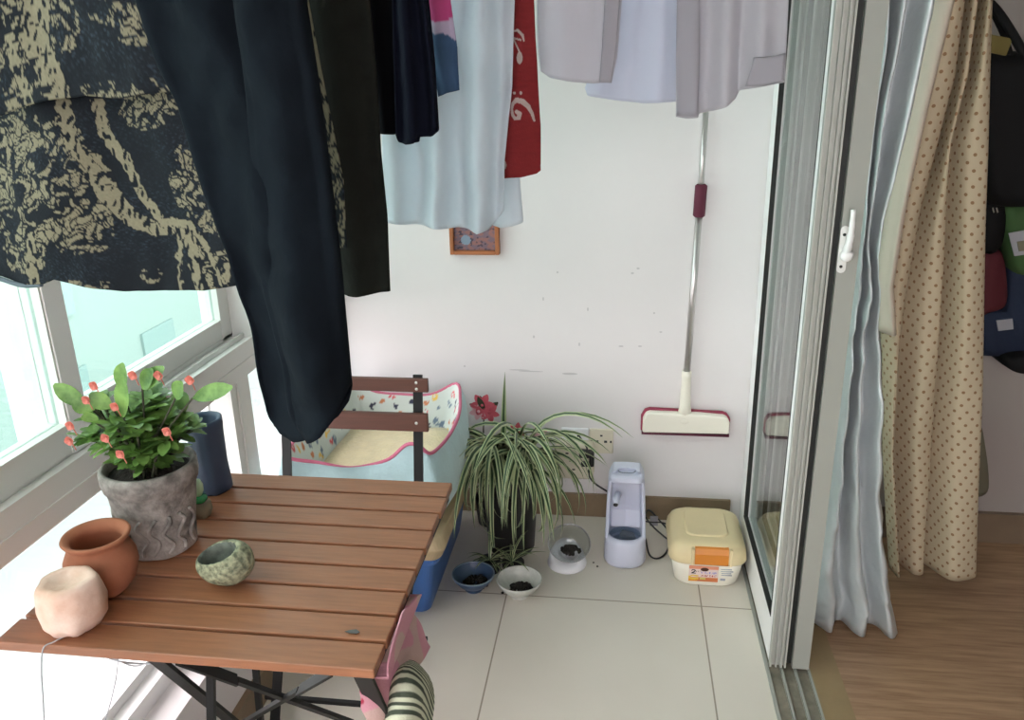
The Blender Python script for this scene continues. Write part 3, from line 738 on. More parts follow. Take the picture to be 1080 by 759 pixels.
# ------------------------------------------------------------------ objects on the table
pc = Vector((-.776, 1.132, ZT))
pp = thing('potted_thorn_plant', 'potted plant with round leaves and small coral flowers on the table', 'potted plant', pc)
b_ = B(); lathe(b_, [(0, 0), (.052, 0), (.057, .004), (.060, .04), (.066, .09), (.070, .115), (.072, .122), (.075, .126), (.078, .138), (.078, .152), (.075, .158), (.069, .158), (.067, .15), (.063, .125), (0, .125)], pc, n=48, jitter=.0025)
pot_o = obj('pot', b_, 'stone', pp, smooth=True)
rb = B()
for k in range(9):
    a = -PI*.95+k*PI*.95/8+random.uniform(-.08, .08); pts = []
    for j in range(6):
        z = .012+j*.014; a2 = a+.12*math.sin(j*1.8+k); r = .0585+(z-.01)*.115
        pts.append(pc+Vector((math.cos(a2)*r, math.sin(a2)*r, z)))
    tube(rb, smooth_pts(pts, 3), .0032, 6)
obj('relief', rb, 'stone', pot_o, smooth=True)
b_ = B(); lathe(b_, [(0, .12), (.062, .12), (.064, .143), (.03, .148), (0, .148)], pc, n=24); obj('soil', b_, 'soil', pp, smooth=True)
def oval_leaf(bm, base, d, ln, wd, up, mi=0, curl=.15):
    d = d.normalized(); s = d.cross(up)
    if s.length < .05: s = d.cross(Vector((1, 0, 0)))
    s.normalize(); n_ = s.cross(d); rows = []
    N = 6
    for i in range(N+1):
        t_ = i/N; w = wd*math.sin(PI*min(1, .04+t_*.96)**1.25)**.6*.5 if i < N else wd*.10
        if i == 0: w = .0008
        c = base+d*ln*t_-n_*curl*ln*t_*t_
        rows.append([bm.verts.new(c-s*w+n_*w*.25), bm.verts.new(c), bm.verts.new(c+s*w+n_*w*.25)])
    for i in range(N):
        for k in range(2): bm.faces.new((rows[i][k], rows[i][k+1], rows[i+1][k+1], rows[i+1][k])).material_index = mi
stm, lv_ = B(), B(); tips = []
rnd = random.Random(11)
for k in range(38):
    a = rnd.uniform(0, 2*PI); r0 = rnd.uniform(0, .045); r1 = rnd.uniform(.02, .085)*(1.15 if math.cos(a) < 0 else 1); h = rnd.uniform(.055, .135)*(1.0-.25*(r1/.09))
    a1 = a+rnd.uniform(-.4, .4)
    p0 = pc+Vector((math.cos(a)*r0, math.sin(a)*r0, .142)); p2 = pc+Vector((math.cos(a1)*r1, math.sin(a1)*r1*.9, .15+h)); pm_ = (p0+p2)/2+Vector((0, 0, .015))
    pts = smooth_pts([p0, pm_, p2], 4); tube(stm, pts, .0026, 5); tips.append(p2)
    for q, pt in enumerate(pts[2:]):
        for _ in range(3):
            aa = rnd.uniform(0, 2*PI); el = rnd.uniform(-.2, .75)
            oval_leaf(lv_, pt, Vector((math.cos(aa), math.sin(aa), el)), rnd.uniform(.024, .036), rnd.uniform(.014, .021), Vector((0, 0, 1)), curl=.2)
    for _ in range(4):
        aa = rnd.uniform(0, 2*PI); el = rnd.uniform(.2, 1.3)
        oval_leaf(lv_, p2, Vector((math.cos(aa), math.sin(aa), el)), rnd.uniform(.030, .046), rnd.uniform(.017, .023), Vector((0, 0, 1)), curl=.25)
for (px, py, tx, ty, ln) in ((92, 428, 60, 408, .042), (100, 432, 78, 424, .036), (128, 412, 128, 387, .033), (150, 410, 158, 392, .044), (130, 440, 128, 404, .046), (118, 430, 97, 417, .042), (185, 420, 190, 405, .026), (203, 420, 238, 409, .045), (150, 410, 168, 390, .03), (100, 445, 92, 436, .03)):
    p0 = at_y(px, py, 1.06); p1 = at_y(tx, ty, 1.05)
    oval_leaf(lv_, p0, p1-p0, (p1-p0).length*1.12, .027, Vector((0, -1, .6)), curl=.08)
    tube(stm, [pc+Vector((rnd.uniform(-.04, .04), rnd.uniform(-.03, .03), .15)), (p0+pc+Vector((0, 0, .17)))/2, p0], .0016, 5)
obj('stems', stm, 'stem', pp, smooth=True); obj('leaves', lv_, 'leaf', pp, smooth=True)
for (px, py) in ((100, 406), (92, 421), (122, 428), (141, 395), (168, 395), (201, 400), (75, 448), (112, 461), (177, 454), (74, 464), (128, 478)):
    yy = 1.015 if py > 440 else 1.05
    c = at_y(px, py, yy); f_ = B()
    for k in range(4):
        a = k*PI/2+px; oval_leaf(f_, c, Vector((math.cos(a), -.35, math.sin(a))), .0085, .0095, Vector((0, -1, 0)), curl=-.1)
        oval_leaf(f_, c+Vector((0, -.002, 0)), Vector((math.cos(a+.8), -.6, math.sin(a+.8))), .006, .007, Vector((0, -1, 0)), curl=-.1)
    ball(f_, c, .0016, seg=6); tube(f_, [c, c+Vector((0, .008, -.02))], .0008, 4)
    obj('flower', f_, 'petal', pp)

cc = Vector((-.785, 1.335, ZT))
cn = thing('pillar_candle', 'tall blue pillar candle with sunken top at the table\'s far left corner', 'candle', cc)
b_ = B(); lathe(b_, [(0, 0), (.033, 0), (.036, .004), (.0345, .02), (.0335, .06), (.0335, .125), (.036, .14), (.036, .148), (.033, .151), (.028, .149), (.025, .142), (.024, .128), (0, .125)], cc, n=32, jitter=.0025)
obj('wax', b_, 'candle', cn, smooth=True)
b_ = B(); tube(b_, [cc+Vector((0, 0, .122)), cc+Vector((.002, 0, .134))], .0012, 6); obj('wick', b_, 'black_pl', cn)

oc = Vector((-.758, 1.235, ZT))
og = thing('glass_ornament', 'small green and pale glass ornament on driftwood behind the stone pot', 'ornament', oc)
b_ = B(); lathe(b_, [(0, 0), (.017, 0), (.019, .012), (.018, .026), (0, .028)], oc, n=14, jitter=.004); obj('driftwood_base', b_, 'cork', og, smooth=True)
b_ = B(); lathe(b_, [(0, .026), (.010, .027), (.015, .033), (.014, .038), (.006, .041), (0, .042)], oc, n=18); obj('foot', b_, 'green_gl', og, smooth=True)
b_ = B(); lathe(b_, [(0, .04), (.006, .041), (.010, .05), (.0105, .062), (.006, .072), (0, .075)], oc, n=18); obj('body', b_, 'milk_gl', og, smooth=True)
b_ = B(); ball(b_, oc+Vector((-.004, 0, .078)), .006, seg=10); obj('knob', b_, 'green_gl', og, smooth=True)

tc_ = Vector((-.794, .998, ZT))
o = B(); lathe(o, [(0, 0), (.030, 0), (.036, .004), (.050, .022), (.057, .045), (.056, .062), (.049, .077), (.043, .083), (.043, .087), (.051, .094), (.0535, .098), (.052, .101), (.047, .100), (.041, .094), (.038, .088), (.040, .08), (.048, .06), (.046, .03), (.03, .01), (0, .008)], tc_, n=48, sx=.94, sy=.94)
tag(obj('terracotta_jar', o, 'terra', smooth=True), 'round terracotta jar with flared rim, empty, beside the stone plant pot', 'jar')

sc0 = Vector((-.785, .910, ZT))
b_ = B(); lathe(b_, [(0, 0), (.024, 0), (.034, .004), (.042, .018), (.046, .038), (.045, .056), (.041, .072), (.037, .079), (.032, .081), (.025, .079), (.019, .073), (0, .071)], sc0, n=40, jitter=.0045, tilt=Matrix.Rotation(math.radians(0), 3, 'X'))
tag(obj('salt_candle_holder', b_, 'salt', smooth=True), 'rough pale pink salt candle holder at the table\'s near left', 'candle holder')
b_ = B(); bc = Vector((-.608, 1.035, ZT+.036)); R_ = Matrix.Rotation(math.radians(-12), 3, 'Z') @ Matrix.Rotation(math.radians(-16), 3, 'Y') @ Matrix.Rotation(math.radians(14), 3, 'X')
bw = thing('stone_bowl', 'speckled green stone bowl with oval hollow, tilted, alone on the slats', 'bowl', bc-Vector((0, 0, .036)))
g = bmesh.ops.create_icosphere(b_, subdivisions=5, radius=1)
for v in b_.verts:
    c = v.co.copy(); q = Vector((c.x*.050, c.y*.036, c.z*.036)); q *= 1+.05*noise.noise(c*1.5)
    d = Vector((q.x+.003, q.y+.002, 0)); e = (d.x/.034)**2+(d.y/.0235)**2
    if c.z > 0: q.z = min(q.z, .022)
    if c.z > 0 and e < 1:
        q.z = .022-.036*math.sqrt(max(0, 1-e))
        for ff in v.link_faces: ff.material_index = 1
    v.co = R_ @ q + bc
mn = min(v.co.z for v in b_.verts)
for v in b_.verts: v.co.z += ZT-mn+.0005
obj('shell', b_, ['granite', 'granite_in'], bw, smooth=True)
# twine tied to the salt lamp, hanging over the table's near edge
b_ = B(); tube(b_, smooth_pts([(-.782, .884, ZT+.003), (-.792, .868, ZT+.003), (-.80, .856, ZT+.001), (-.806, .850, ZT-.03), (-.812, .846, .62), (-.822, .845, .55), (-.826, .846, .42)]), .0011, 5)
tag(obj('twine', b_, 'rope', smooth=True), 'thin grey twine running from the salt holder over the table edge', 'twine')
b_ = B()
tube(b_, smooth_pts([(-.76, .90, ZT-.034), (-.73, .905, .645), (-.68, .91, .64), (-.63, .92, .648), (-.60, .93, .66), (-.59, .94, .67)]), .0016, 5)
tube(b_, smooth_pts([(-.72, .90, ZT-.034), (-.735, .905, .62), (-.76, .91, .56), (-.80, .92, .48), (-.83, .93, .40)]), .0012, 5)
tube(b_, smooth_pts([(-.75, .90, ZT-.034), (-.70, .90, .642), (-.66, .905, .66), (-.62, .93, ZT-.034)]), .0012, 5)
tag(obj('tangled_twine', b_, 'rope', smooth=True), 'loose tangle of grey twine hanging under the table\'s near edge', 'twine')

# ------------------------------------------------------------------ litter box and pet bed
LBX = len(bpy.data.objects)
lb = thing('litter_box', 'blue plastic litter box with beige lid under the pet bed', 'pet litter box', (-.67, 2.1, 0))
def rr(x0, x1, y0, y1, r, z): return [(x, y, z) for x, y in rbox_pts(x0, x1, y0, y1, r)]
b_ = B(); loft(b_, [rr(-.81, -.545, 1.92, 2.40, .03, 0), rr(-.815, -.535, 1.90, 2.41, .03, .06), rr(-.82, -.515, 1.875, 2.42, .03, .20)])
obj('base', b_, 'blue_pl', lb, bev=.002)
b_ = B(); loft(b_, [rr(-.83, -.497, 1.855, 2.43, .03, .20), rr(-.835, -.492, 1.85, 2.43, .03, .212), rr(-.835, -.492, 1.85, 2.43, .03, .222)])
obj('rim', b_, 'blue_pl', lb)
b_ = B(); loft(b_, [rr(-.83, -.488, 1.845, 2.43, .03, .222), rr(-.825, -.470, 1.83, 2.42, .03, .262), rr(-.82, -.480, 1.845, 2.42, .04, .29), rr(-.80, -.505, 1.87, 2.40, .04, .30)])
obj('lid', b_, 'beige_pl', lb, smooth=False, bev=.004)
b_ = B(); loft(b_, [[(-.78, 1.895, .03), (-.585, 1.895, .03), (-.575, 1.868, .19), (-.78, 1.868, .19)], [(-.78, 1.88, .03), (-.585, 1.88, .03), (-.575, 1.855, .19), (-.78, 1.855, .19)]])
obj('front_panel', b_, 'green_pl', lb)
lb.location.x += .02
pb = thing('pet_bed', 'aqua plush pet bed with patterned inner walls on the litter box', 'pet bed', (-.66, 2.13, .30))
# rim loop, peaked corners and a dipped front
rim = [(-.875, 1.87, .505), (-.80, 1.885, .485), (-.72, 1.89, .470), (-.66, 1.90, .475), (-.60, 1.895, .50), (-.55, 1.89, .545), (-.515, 1.88, .548), (-.487, 1.885, .525), (-.470, 1.95, .52), (-.463, 2.05, .515), (-.468, 2.18, .51), (-.485, 2.29, .515), (-.515, 2.385, .530), (-.60, 2.385, .490), (-.70, 2.39, .485), (-.80, 2.39, .495), (-.885, 2.385, .55), (-.90, 2.25, .52), (-.905, 2.1, .50), (-.90, 1.97, .50)]
rim = [Vector(p) for p in rim]; ctr = Vector((-.675, 2.13, 0)); nR = len(rim)
def closed(pts, k=5):
    P_ = pts; n = len(P_); out = []
    for i in range(n):
        p0, p1, p2, p3 = P_[i-1], P_[i], P_[(i+1) % n], P_[(i+2) % n]
        for j in range(k):
            t_ = j/k; out.append(.5*((2*p1)+(p2-p0)*t_+(2*p0-5*p1+4*p2-p3)*t_*t_+(3*p1-p0-3*p2+p3)*t_**3))
    return out
rimS = closed(rim, 5)
def scl(pts, kx_, ky_, z, mix=1, bulge=0):
    out = []
    for p in pts:
        q = Vector((ctr.x+(p.x-ctr.x)*kx_, ctr.y+(p.y-ctr.y)*ky_, p.z+(z-p.z)*mix)); out.append(q)
    return out
b_ = B(); loft(b_, [scl(rimS, .80, .84, .303), scl(rimS, .98, .98, .315), scl(rimS, 1.08, 1.04, .35), scl(rimS, 1.12, 1.06, .40, .95), scl(rimS, 1.11, 1.05, .44, .75), scl(rimS, 1.06, 1.03, .48, .45), rimS], capt=False)
obj('outer_wall', b_, 'bedblue', pb, smooth=True)
def bedpat(v):
    q = Vector((v.x*30, v.y*30, v.z*30)); dd, pts = noise.voronoi(q)[:2]; h = noise.cell(pts[0]*7.3)
    base = lin((206, 216, 212))
    if dd[0] < .34+.25*noise.noise(q*2.2) and noise.noise(q*3.1) > -.25:
        c = [lin((60, 64, 84)), lin((208, 92, 100)), lin((226, 190, 96)), lin((110, 130, 150)), lin((196, 128, 90))][int(abs(h)*997) % 5]
        return c
    return base
b_ = B(); col = b_.verts.layers.float_color.new('Col')
dense = closed(rim, 24)
rings = []
for s in range(25):
    k = s/24; kx_ = 1-.20*k; ky_ = 1-.17*k
    rings.append([Vector((ctr.x+(p.x-ctr.x)*kx_, ctr.y+(p.y-ctr.y)*ky_, p.z+(.37-p.z)*k)) for p in dense])
R2 = [[b_.verts.new(p) for p in r] for r in rings]
for r in R2:
    for v in r: v[col] = (*bedpat(v.co), 1)
for i in range(24):
    for k in range(len(dense)): b_.faces.new((R2[i][k], R2[i][(k+1) % len(dense)], R2[i+1][(k+1) % len(dense)], R2[i+1][k]))
obj('inner_wall', b_, 'vc', pb, smooth=True, solid=.004, off=-1)
b_ = B(); loft(b_, [scl(rimS, .80, .83, .31), scl(rimS, .83, .86, .36), scl(rimS, .80, .83, .392), scl(rimS, .6, .6, .405), scl(rimS, .2, .2, .41)])
obj('cushion', b_, 'bedfleece', pb, smooth=True)
b_ = B(); tube(b_, rimS+[rimS[0]], .005, 8); obj('piping', b_, 'piping', pb, smooth=True)

# ------------------------------------------------------------------ cloths on the chair under the table
def pinkf(c):
    q = Vector((c.x*19, c.y*19, c.z*19)); dd, pts = noise.voronoi(q)[:2]
    if dd[0] < .17: return lin((176, 52, 78))
    g = noise.noise(q*.8)
    return lin((214, 154, 168)) if g > -.1 else lin((206, 174, 168))
def patch(name, rows, m, colf=None, parent=None, nu=40, nv=40, solid=.003, crumple=.004, freq=12):
    """rows: list of lists of Vectors (control grid) -> smooth sheet"""
    bm = B(); col = bm.verts.layers.float_color.new('Col') if colf else None
    K = [smooth_pts(r, 8) for r in rows]; K2 = [[polyat(k, i/nu) for i in range(nu+1)] for k in K]
    grid = []
    cols = [smooth_pts([K2[j][i] for j in range(len(K2))], 8) for i in range(nu+1)]
    for j in range(nv+1): grid.append([polyat(cols[i], j/nv) for i in range(nu+1)])
    V_ = []
    for j in range(nv+1):
        r = []
        for i in range(nu+1):
            p = grid[j][i]; n_ = noise.noise_vector(p*freq)*crumple; v = bm.verts.new(p+n_)
            if colf: v[col] = (*colf(p, i/nu, j/nv), 1)
            r.append(v)
        V_.append(r)
    for j in range(nv):
        for i in range(nu): bm.faces.new((V_[j][i], V_[j][i+1], V_[j+1][i+1], V_[j+1][i]))
    return obj(name, bm, m, parent, smooth=True, solid=solid, off=0)
V = lambda px, py, y: at_y(px, py, y)
o = patch('pink_cloth', [[V(424, 628, 1.09), V(431, 643, 1.11), V(444, 666, 1.12), V(455, 684, 1.11)],
                         [V(408, 642, 1.00), V(420, 664, 1.05), V(434, 684, 1.05), V(446, 694, 1.08)],
                         [V(403, 662, .96), V(412, 682, .99), V(424, 700, .99), V(434, 706, 1.04)],
                         [V(397, 684, .92), V(402, 702, .93), V(414, 716, .96), V(422, 722, 1.0)],
                         [V(386, 706, .90), V(396, 724, .91), V(406, 740, .93), V(412, 752, .98)],
                         [V(380, 745, .90), V(390, 765, .91), V(400, 785, .93), V(406, 800, .98)]], 'vc', lambda p, u, v: pinkf(p), crumple=.010, freq=16, nu=80, nv=110)
for v in o.data.vertices:      # keeps clear of the table top
    if v.co.z+o.location.z > ZT-.045: v.co.x = max(v.co.x, X1+.006-o.location.x)
tag(o, 'pink cloth with dark red dots hanging by the table\'s right edge', 'cloth')
def stripe(p, u, v):
    s = math.sin(v*2*PI*15+.5*math.sin(u*5)); return lin((70, 78, 66)) if s > .25 else lin((196, 200, 176))
o = patch('striped_cushion', [[V(424, 706, 1.02), V(432, 702, 1.02), V(440, 708, 1.03), V(447, 716, 1.05)],
                            [V(416, 716, .99), V(428, 710, .97), V(440, 716, .99), V(450, 726, 1.03)],
                            [V(411, 730, .97), V(424, 724, .94), V(440, 730, .96), V(451, 740, 1.02)],
                            [V(407, 746, .96), V(422, 742, .93), V(438, 746, .95), V(449, 756, 1.01)],
                            [V(404, 762, .95), V(420, 760, .92), V(436, 764, .94), V(447, 772, 1.0)],
                            [V(402, 785, .95), V(418, 785, .92), V(434, 786, .94), V(444, 790, 1.0)]], 'vc', stripe, crumple=.003, nu=40, nv=120, solid=.02)
tag(o, 'green and cream striped cushion leaning beside the pink dotted cloth', 'cushion')

# ------------------------------------------------------------------ far wall things
pfm = thing('picture_frame', 'small orange-brown wooden picture frame half hidden behind the blue sheet', 'picture', (-.46, YF-.02, .93))
px0, px1, pz0, pz1 = -.540, -.382, .925, 1.06
b_ = B(); box(b_, px0, px0+.013, YF-.026, YF-.001, pz0, pz1); box(b_, px1-.013, px1, YF-.026, YF-.001, pz0, pz1); box(b_, px0+.013, px1-.013, YF-.026, YF-.001, pz0, pz0+.013); box(b_, px0+.013, px1-.013, YF-.026, YF-.001, pz1-.013, pz1)
obj('frame', b_, 'orange_wood', pfm, bev=.002)
b_ = B(); col = b_.verts.layers.float_color.new('Col'); g = []
for j in range(41):
    r = []
    for i in range(51):
        x = px0+.012+(px1-px0-.024)*i/50; z = pz0+.012+(pz1-pz0-.024)*j/40; v = b_.verts.new((x, YF-.012, z))
        n_ = noise.noise(Vector((x*60, z*90, 1))); c = lin((146, 104, 100)) if n_ > 0 else lin((120, 100, 112))
        if noise.noise(Vector((x*90, z*120, 4))) > .28: c = lin((70, 62, 76))
        if (x-px0-.05)**2+(z-pz0-.045)**2 < .00025: c = lin((132, 150, 168))
        v[col] = (*c, 1); r.append(v)
    g.append(r)
for j in range(40):
    for i in range(50): b_.faces.new((g[j][i], g[j][i+1], g[j+1][i+1], g[j+1][i]))
obj('print', b_, 'vc_paper', pfm)

sq = thing('squeegee', 'long-handled cream window squeegee standing against the white wall', 'squeegee', (.22, YF-.03, .32))
yS = YF-.028
def S(px, py, y=yS): return at_y(px, py, y)
b_ = B(); tube(b_, [S(724.5, 392), S(737, 229)], .0105, 12); tube(b_, [S(737, 229), S(744.5, 118)], .0085, 12); obj('pole', b_, 'steel', sq, smooth=True)
b_ = B(); ga, gb = S(737, 229), S(739.8, 194); tube(b_, [ga, ga+(gb-ga)*.05, ga+(gb-ga)*.95, gb], [.012, .018, .018, .012], 16); obj('grip', b_, 'maroon', sq, smooth=True)
b_ = B(); a_, c_ = S(722, 436), S(724.3, 391); tube(b_, [a_, a_+(c_-a_)*.2, a_+(c_-a_)*.85, a_+(c_-a_)*.87, c_], [.022, .018, .0145, .0155, .0155], 16); obj('socket', b_, 'cream_pl', sq, smooth=True)
hp = []
for k in range(17):
    pass
l_, r_ = S(677, 442), S(770, 443); zb = S(722, 455).z; zt = S(722, 434).z; w_ = r_.x-l_.x
poly = [(l_.x+.002, zb), (r_.x-.003, zb+.004), (r_.x-.003, zb+(zt-zb)*.62), (r_.x-.012, zt-.010), (r_.x-.024, zt-.005), (.225+.028, zt), (.225-.028, zt), (l_.x+.024, zt+.001), (l_.x+.012, zt-.004), (l_.x+.003, zb+(zt-zb)*.66)]
b_ = B(); prism_y(b_, poly, YF-.05, YF-.012); obj('head', b_, 'cream_pl', sq, bev=.006)
b_ = B(); o2 = [(l_.x-.003, zb-.002), (r_.x+.001, zb+.002), (r_.x+.001, zb+(zt-zb)*.68), (r_.x-.010, zt-.006), (r_.x-.024, zt-.001), (l_.x+.024, zt+.005), (l_.x+.008, zt-.001), (l_.x-.003, zb+(zt-zb)*.68)]
prism_y(b_, o2, YF-.026, YF-.006); obj('scrubber_pad', b_, 'maroon2', sq, bev=.002)
b_ = B(); box(b_, l_.x, r_.x-.002, YF-.046, YF-.02, zb-.007, zb); obj('rubber_blade', b_, 'maroon', sq)
b_ = B(); a_ = S(722, 438); ball(b_, a_+Vector((0, -.012, -.012)), .024, (1, .5, .8), 14); obj('swivel', b_, 'cream_pl', sq, smooth=True)

def socket_plate(name, label, px0_, px1_, py0_, py1_, m, holes):
    a, b = at_y(px0_, py1_, YF-.009), at_y(px1_, py0_, YF-.009); r = thing(name, label, 'power socket', ((a.x+b.x)/2, YF-.001, a.z), None)
    o_ = B(); box(o_, a.x, b.x, YF-.010, YF-.0005, a.z, b.z); obj('plate', o_, m, r, bev=.003)
    for (u, v, w, hh) in holes:
        h = B(); x = a.x+(b.x-a.x)*u; z = a.z+(b.z-a.z)*v; box(h, x-w, x+w, YF-.0108, YF-.009, z-hh, z+hh); obj('pin_hole', h, 'black_pl', r)
    return r
socket_plate('power_socket', 'ivory power socket right beside the white one on the wall', 621.5, 647, 453, 477.5, 'ivory', [(.5, .74, .004, .003), (.08, .5, .003, .003), (.32, .5, .005, .004), (.68, .5, .005, .004), (.9, .5, .003, .004)])
socket_plate('power_socket', 'white power socket partly covered by the spider plant', 592, 620.5, 452, 478, 'white_pl', [(.35, .72, .003, .004), (.62, .72, .003, .004), (.3, .3, .004, .003), (.7, .3, .004, .003)])
ad = thing('plug_adapter', 'white multi-plug adapter with black plug below the white socket', 'plug adapter', (-.13, YF-.03, .17))
a, b = at_y(585, 502, YF-.03), at_y(627, 467, YF-.03)
b_ = B(); loft(b_, [[(x, YF-.011, z) for x, z in rbox_pts(a.x, b.x, a.z, b.z, .018)], [(x, YF-.045, z) for x, z in rbox_pts(a.x+.002, b.x-.002, a.z+.002, b.z-.002, .018)], [(x, YF-.050, z) for x, z in rbox_pts(a.x+.008, b.x-.008, a.z+.008, b.z-.008, .014)]])
obj('housing', b_, 'ivory', ad)
for (px, py) in ((592, 489), (602, 486), (605, 495), (598, 478)):
    h = B(); q = at_y(px, py, YF-.051); box(h, q.x-.005, q.x+.005, YF-.0515, YF-.049, q.z-.0025, q.z+.0025); obj('pin_hole', h, 'black_pl', ad)
pg = thing('black_plug', 'black power plug in the adapter, its cable running to the fountain', 'plug', (-.08, YF-.08, .2))
q = at_y(619, 479, YF-.07); b_ = B(); box(b_, q.x-.026, q.x+.022, YF-.078, YF-.052, q.z-.012, q.z+.012); box(b_, q.x+.008, q.x+.024, YF-.084, YF-.052, q.z-.04, q.z+.012); box(b_, q.x-.02, q.x+.02, YF-.074, YF-.052, q.z-.046, q.z-.032); obj('body', b_, 'black_pl', pg, bev=.004)
b_ = B(); q2 = at_y(621, 495, YF-.07)
tube(b_, smooth_pts([q2, at_y(622, 503, YF-.07), at_y(628, 510, YF-.06), at_y(637, 516, YF-.05), at_y(648, 522, YF-.1), (0.03, 2.36, .16)]), .0032, 6); obj('cable', b_, 'black_pl', pg, smooth=True)
b_ = B(); tube(b_, smooth_pts([at_y(609, 456, YF-.012), at_y(613, 463, YF-.03), at_y(619, 472, YF-.06), at_y(618, 478, YF-.08)]), .003, 6); obj('cable', b_, 'black_pl', pg, smooth=True)
b_ = B(); pts = [(.095, 2.31, .03), (.10, 2.36, .012), (.11, 2.28, .005), (.135, 2.26, .004), (.165, 2.30, .005), (.18, 2.38, .02), (.14, 2.43, .05), (.11, 2.44, .075), (.10, 2.42, .06), (.13, 2.40, .03), (.17, 2.37, .01)]
tube(b_, smooth_pts(pts, 8), .0028, 6); tube(b_, smooth_pts([(.10, 2.39, .06), (.12, 2.36, .075), (.15, 2.37, .07), (.175, 2.40, .045)], 6), .0026, 6)
tag(obj('black_cable', b_, 'black_pl', smooth=True), 'loose black cable coiled on the floor between fountain and yellow bin', 'cable')
b_ = B(); q = at_y(690, 548, 2.42); box(b_, q.x-.014, q.x+.012, 2.415, 2.42, q.z-.02, q.z+.015); cab = obj('cable_tag', b_, 'tag')
tag(cab, 'small white paper tag on the loose cable by the wall', 'tag')

# pet water fountain
ft = thing('pet_fountain', 'lavender white upright pet water fountain with spout and basin', 'water fountain', (.032, 2.25, 0))
def fring(z, hw, yf, yb, r): return [(x, y, z) for x, y in rbox_pts(.032-hw, .032+hw, yf, yb, r, 6)]
b_ = B()
loft(b_, [fring(0, .062, 2.175, 2.33, .055), fring(.012, .066, 2.168, 2.333, .058), fring(.09, .064, 2.172, 2.33, .055), fring(.105, .060, 2.178, 2.327, .052), fring(.105, .052, 2.187, 2.318, .045), fring(.06, .048, 2.195, 2.31, .042), fring(.045, .040, 2.20, 2.30, .036)], capb=True, capt=True)
obj('basin', b_, 'lav_pl', ft, smooth=True)
b_ = B()
sec = []
for k in range(14):
    z = .095+k*.018; t_ = k/13; hw = .0625-.010*t_*t_; dpt = .045+.02*t_**3
    if k > 11: hw -= .004*(k-11)**1.5
    yb = 2.333-.012*t_; yf = yb-dpt-.03*max(0, 1-t_*4); wl = .011
    # U-shaped section: side walls come forward
    fwd = yf-.055*max(0, 1-t_*1.6)
    sec.append([(.032-hw, yb, z), (.032-hw, fwd, z), (.032-hw+wl, fwd-.002, z), (.032-hw+wl+.004, yf+.018, z), (.032, yf+.024, z), (.032+hw-wl-.004, yf+.018, z), (.032+hw-wl, fwd-.002, z), (.032+hw, fwd, z), (.032+hw, yb, z), (.032, yb+.004, z)])
loft(b_, sec); obj('tower', b_, 'lav_pl', ft, bev=.004)
b_ = B(); yb = 2.32
loft(b_, [fring(.295, .053, 2.232, 2.327, .02), fring(.312, .052, 2.234, 2.325, .02), fring(.318, .046, 2.24, 2.32, .016)]); cpo = obj('cap', b_, 'lav_pl', ft, smooth=False, bev=.002)
b_ = B(); ring = [(x, y, .319) for x, y in rbox_pts(.032-.027, .032+.027, 2.262, 2.30, .018, 5)]; tube(b_, ring+[ring[0]], .0018, 5); obj('grille', b_, 'grey_pl', cpo)
b_ = B(); s0 = at_y(650, 524, 2.25); tube(b_, [(s0.x+.006, 2.275, s0.z+.006), (s0.x, 2.245, s0.z+.004), (s0.x-.001, 2.226, s0.z-.004)], [.012, .011, .010], 12); obj('spout', b_, 'lav_pl', ft, smooth=True)
b_ = B(); ball(b_, (s0.x-.0012, 2.2245, s0.z-.005), .0075, (1, .5, 1), 10); obj('nozzle', b_, 'black_pl', ft, smooth=True)
b_ = B(); loft(b_, [fring(.05, .046, 2.197, 2.306, .041), fring(.075, .049, 2.192, 2.312, .044)]); obj('water', b_, glass('fountain_water', (.8, .86, .9)), ft)
b_ = B(); loft(b_, [[(.01, 2.25, .060), (.045, 2.235, .060), (.07, 2.24, .06), (.06, 2.28, .06), (.02, 2.28, .06)], [(.015, 2.252, .088), (.045, 2.24, .084), (.066, 2.245, .08), (.058, 2.275, .08), (.022, 2.275, .088)]]); obj('filter', b_, 'grey_pl', ft, bev=.003)

# yellow-cream lidded bin
yb_ = thing('storage_bin', 'white food bin with yellow cream lid and orange latch beside the door', 'storage bin', (.275, 2.29, 0))
def yr(z, i, r=.05): return [(x, y, z) for x, y in rbox_pts(.168+i, .382-i, 2.140+i, 2.44-i, r)]
b_ = B(); loft(b_, [yr(0, .022), yr(.008, .016), yr(.07, .008), yr(.115, .003)]); obj('body', b_, 'cream_pl', yb_, smooth=True)
b_ = B(); loft(b_, [yr(.108, -.002), yr(.115, -.004), yr(.150, -.001), yr(.175, .008), yr(.184, .018), yr(.188, .032)]); obj('lid', b_, 'yellow_pl', yb_, smooth=True)
b_ = B(); loft(b_, [[(x, y, .186) for x, y in rbox_pts(.212, .338, 2.205, 2.40, .03)], [(x, y, .194) for x, y in rbox_pts(.216, .334, 2.209, 2.396, .028)]]); obj('lid_panel', b_, 'yellow_pl', yb_, bev=.003)
b_ = B()
pfy = [(2.163, .182), (2.142, .176), (2.1335, .155), (2.1335, .112), (2.137, .108), (2.140, .112), (2.141, .15), (2.15, .17), (2.165, .174)]
lft = [b_.verts.new((.236, y, z)) for y, z in pfy]; rgt = [b_.verts.new((.330, y, z)) for y, z in pfy]
for i in range(len(pfy)): b_.faces.new((lft[i], lft[(i+1) % len(pfy)], rgt[(i+1) % len(pfy)], rgt[i]))
b_.faces.new(lft[::-1]); b_.faces.new(rgt); obj('latch', b_, 'orange_pl', yb_)
b_ = B()
for x in (.226, .333):
    b_ = B(); box(b_, x, x+.008, 2.132, 2.15, .108, .178); obj('latch_guard', b_, 'yellow_pl', yb_, bev=.002)
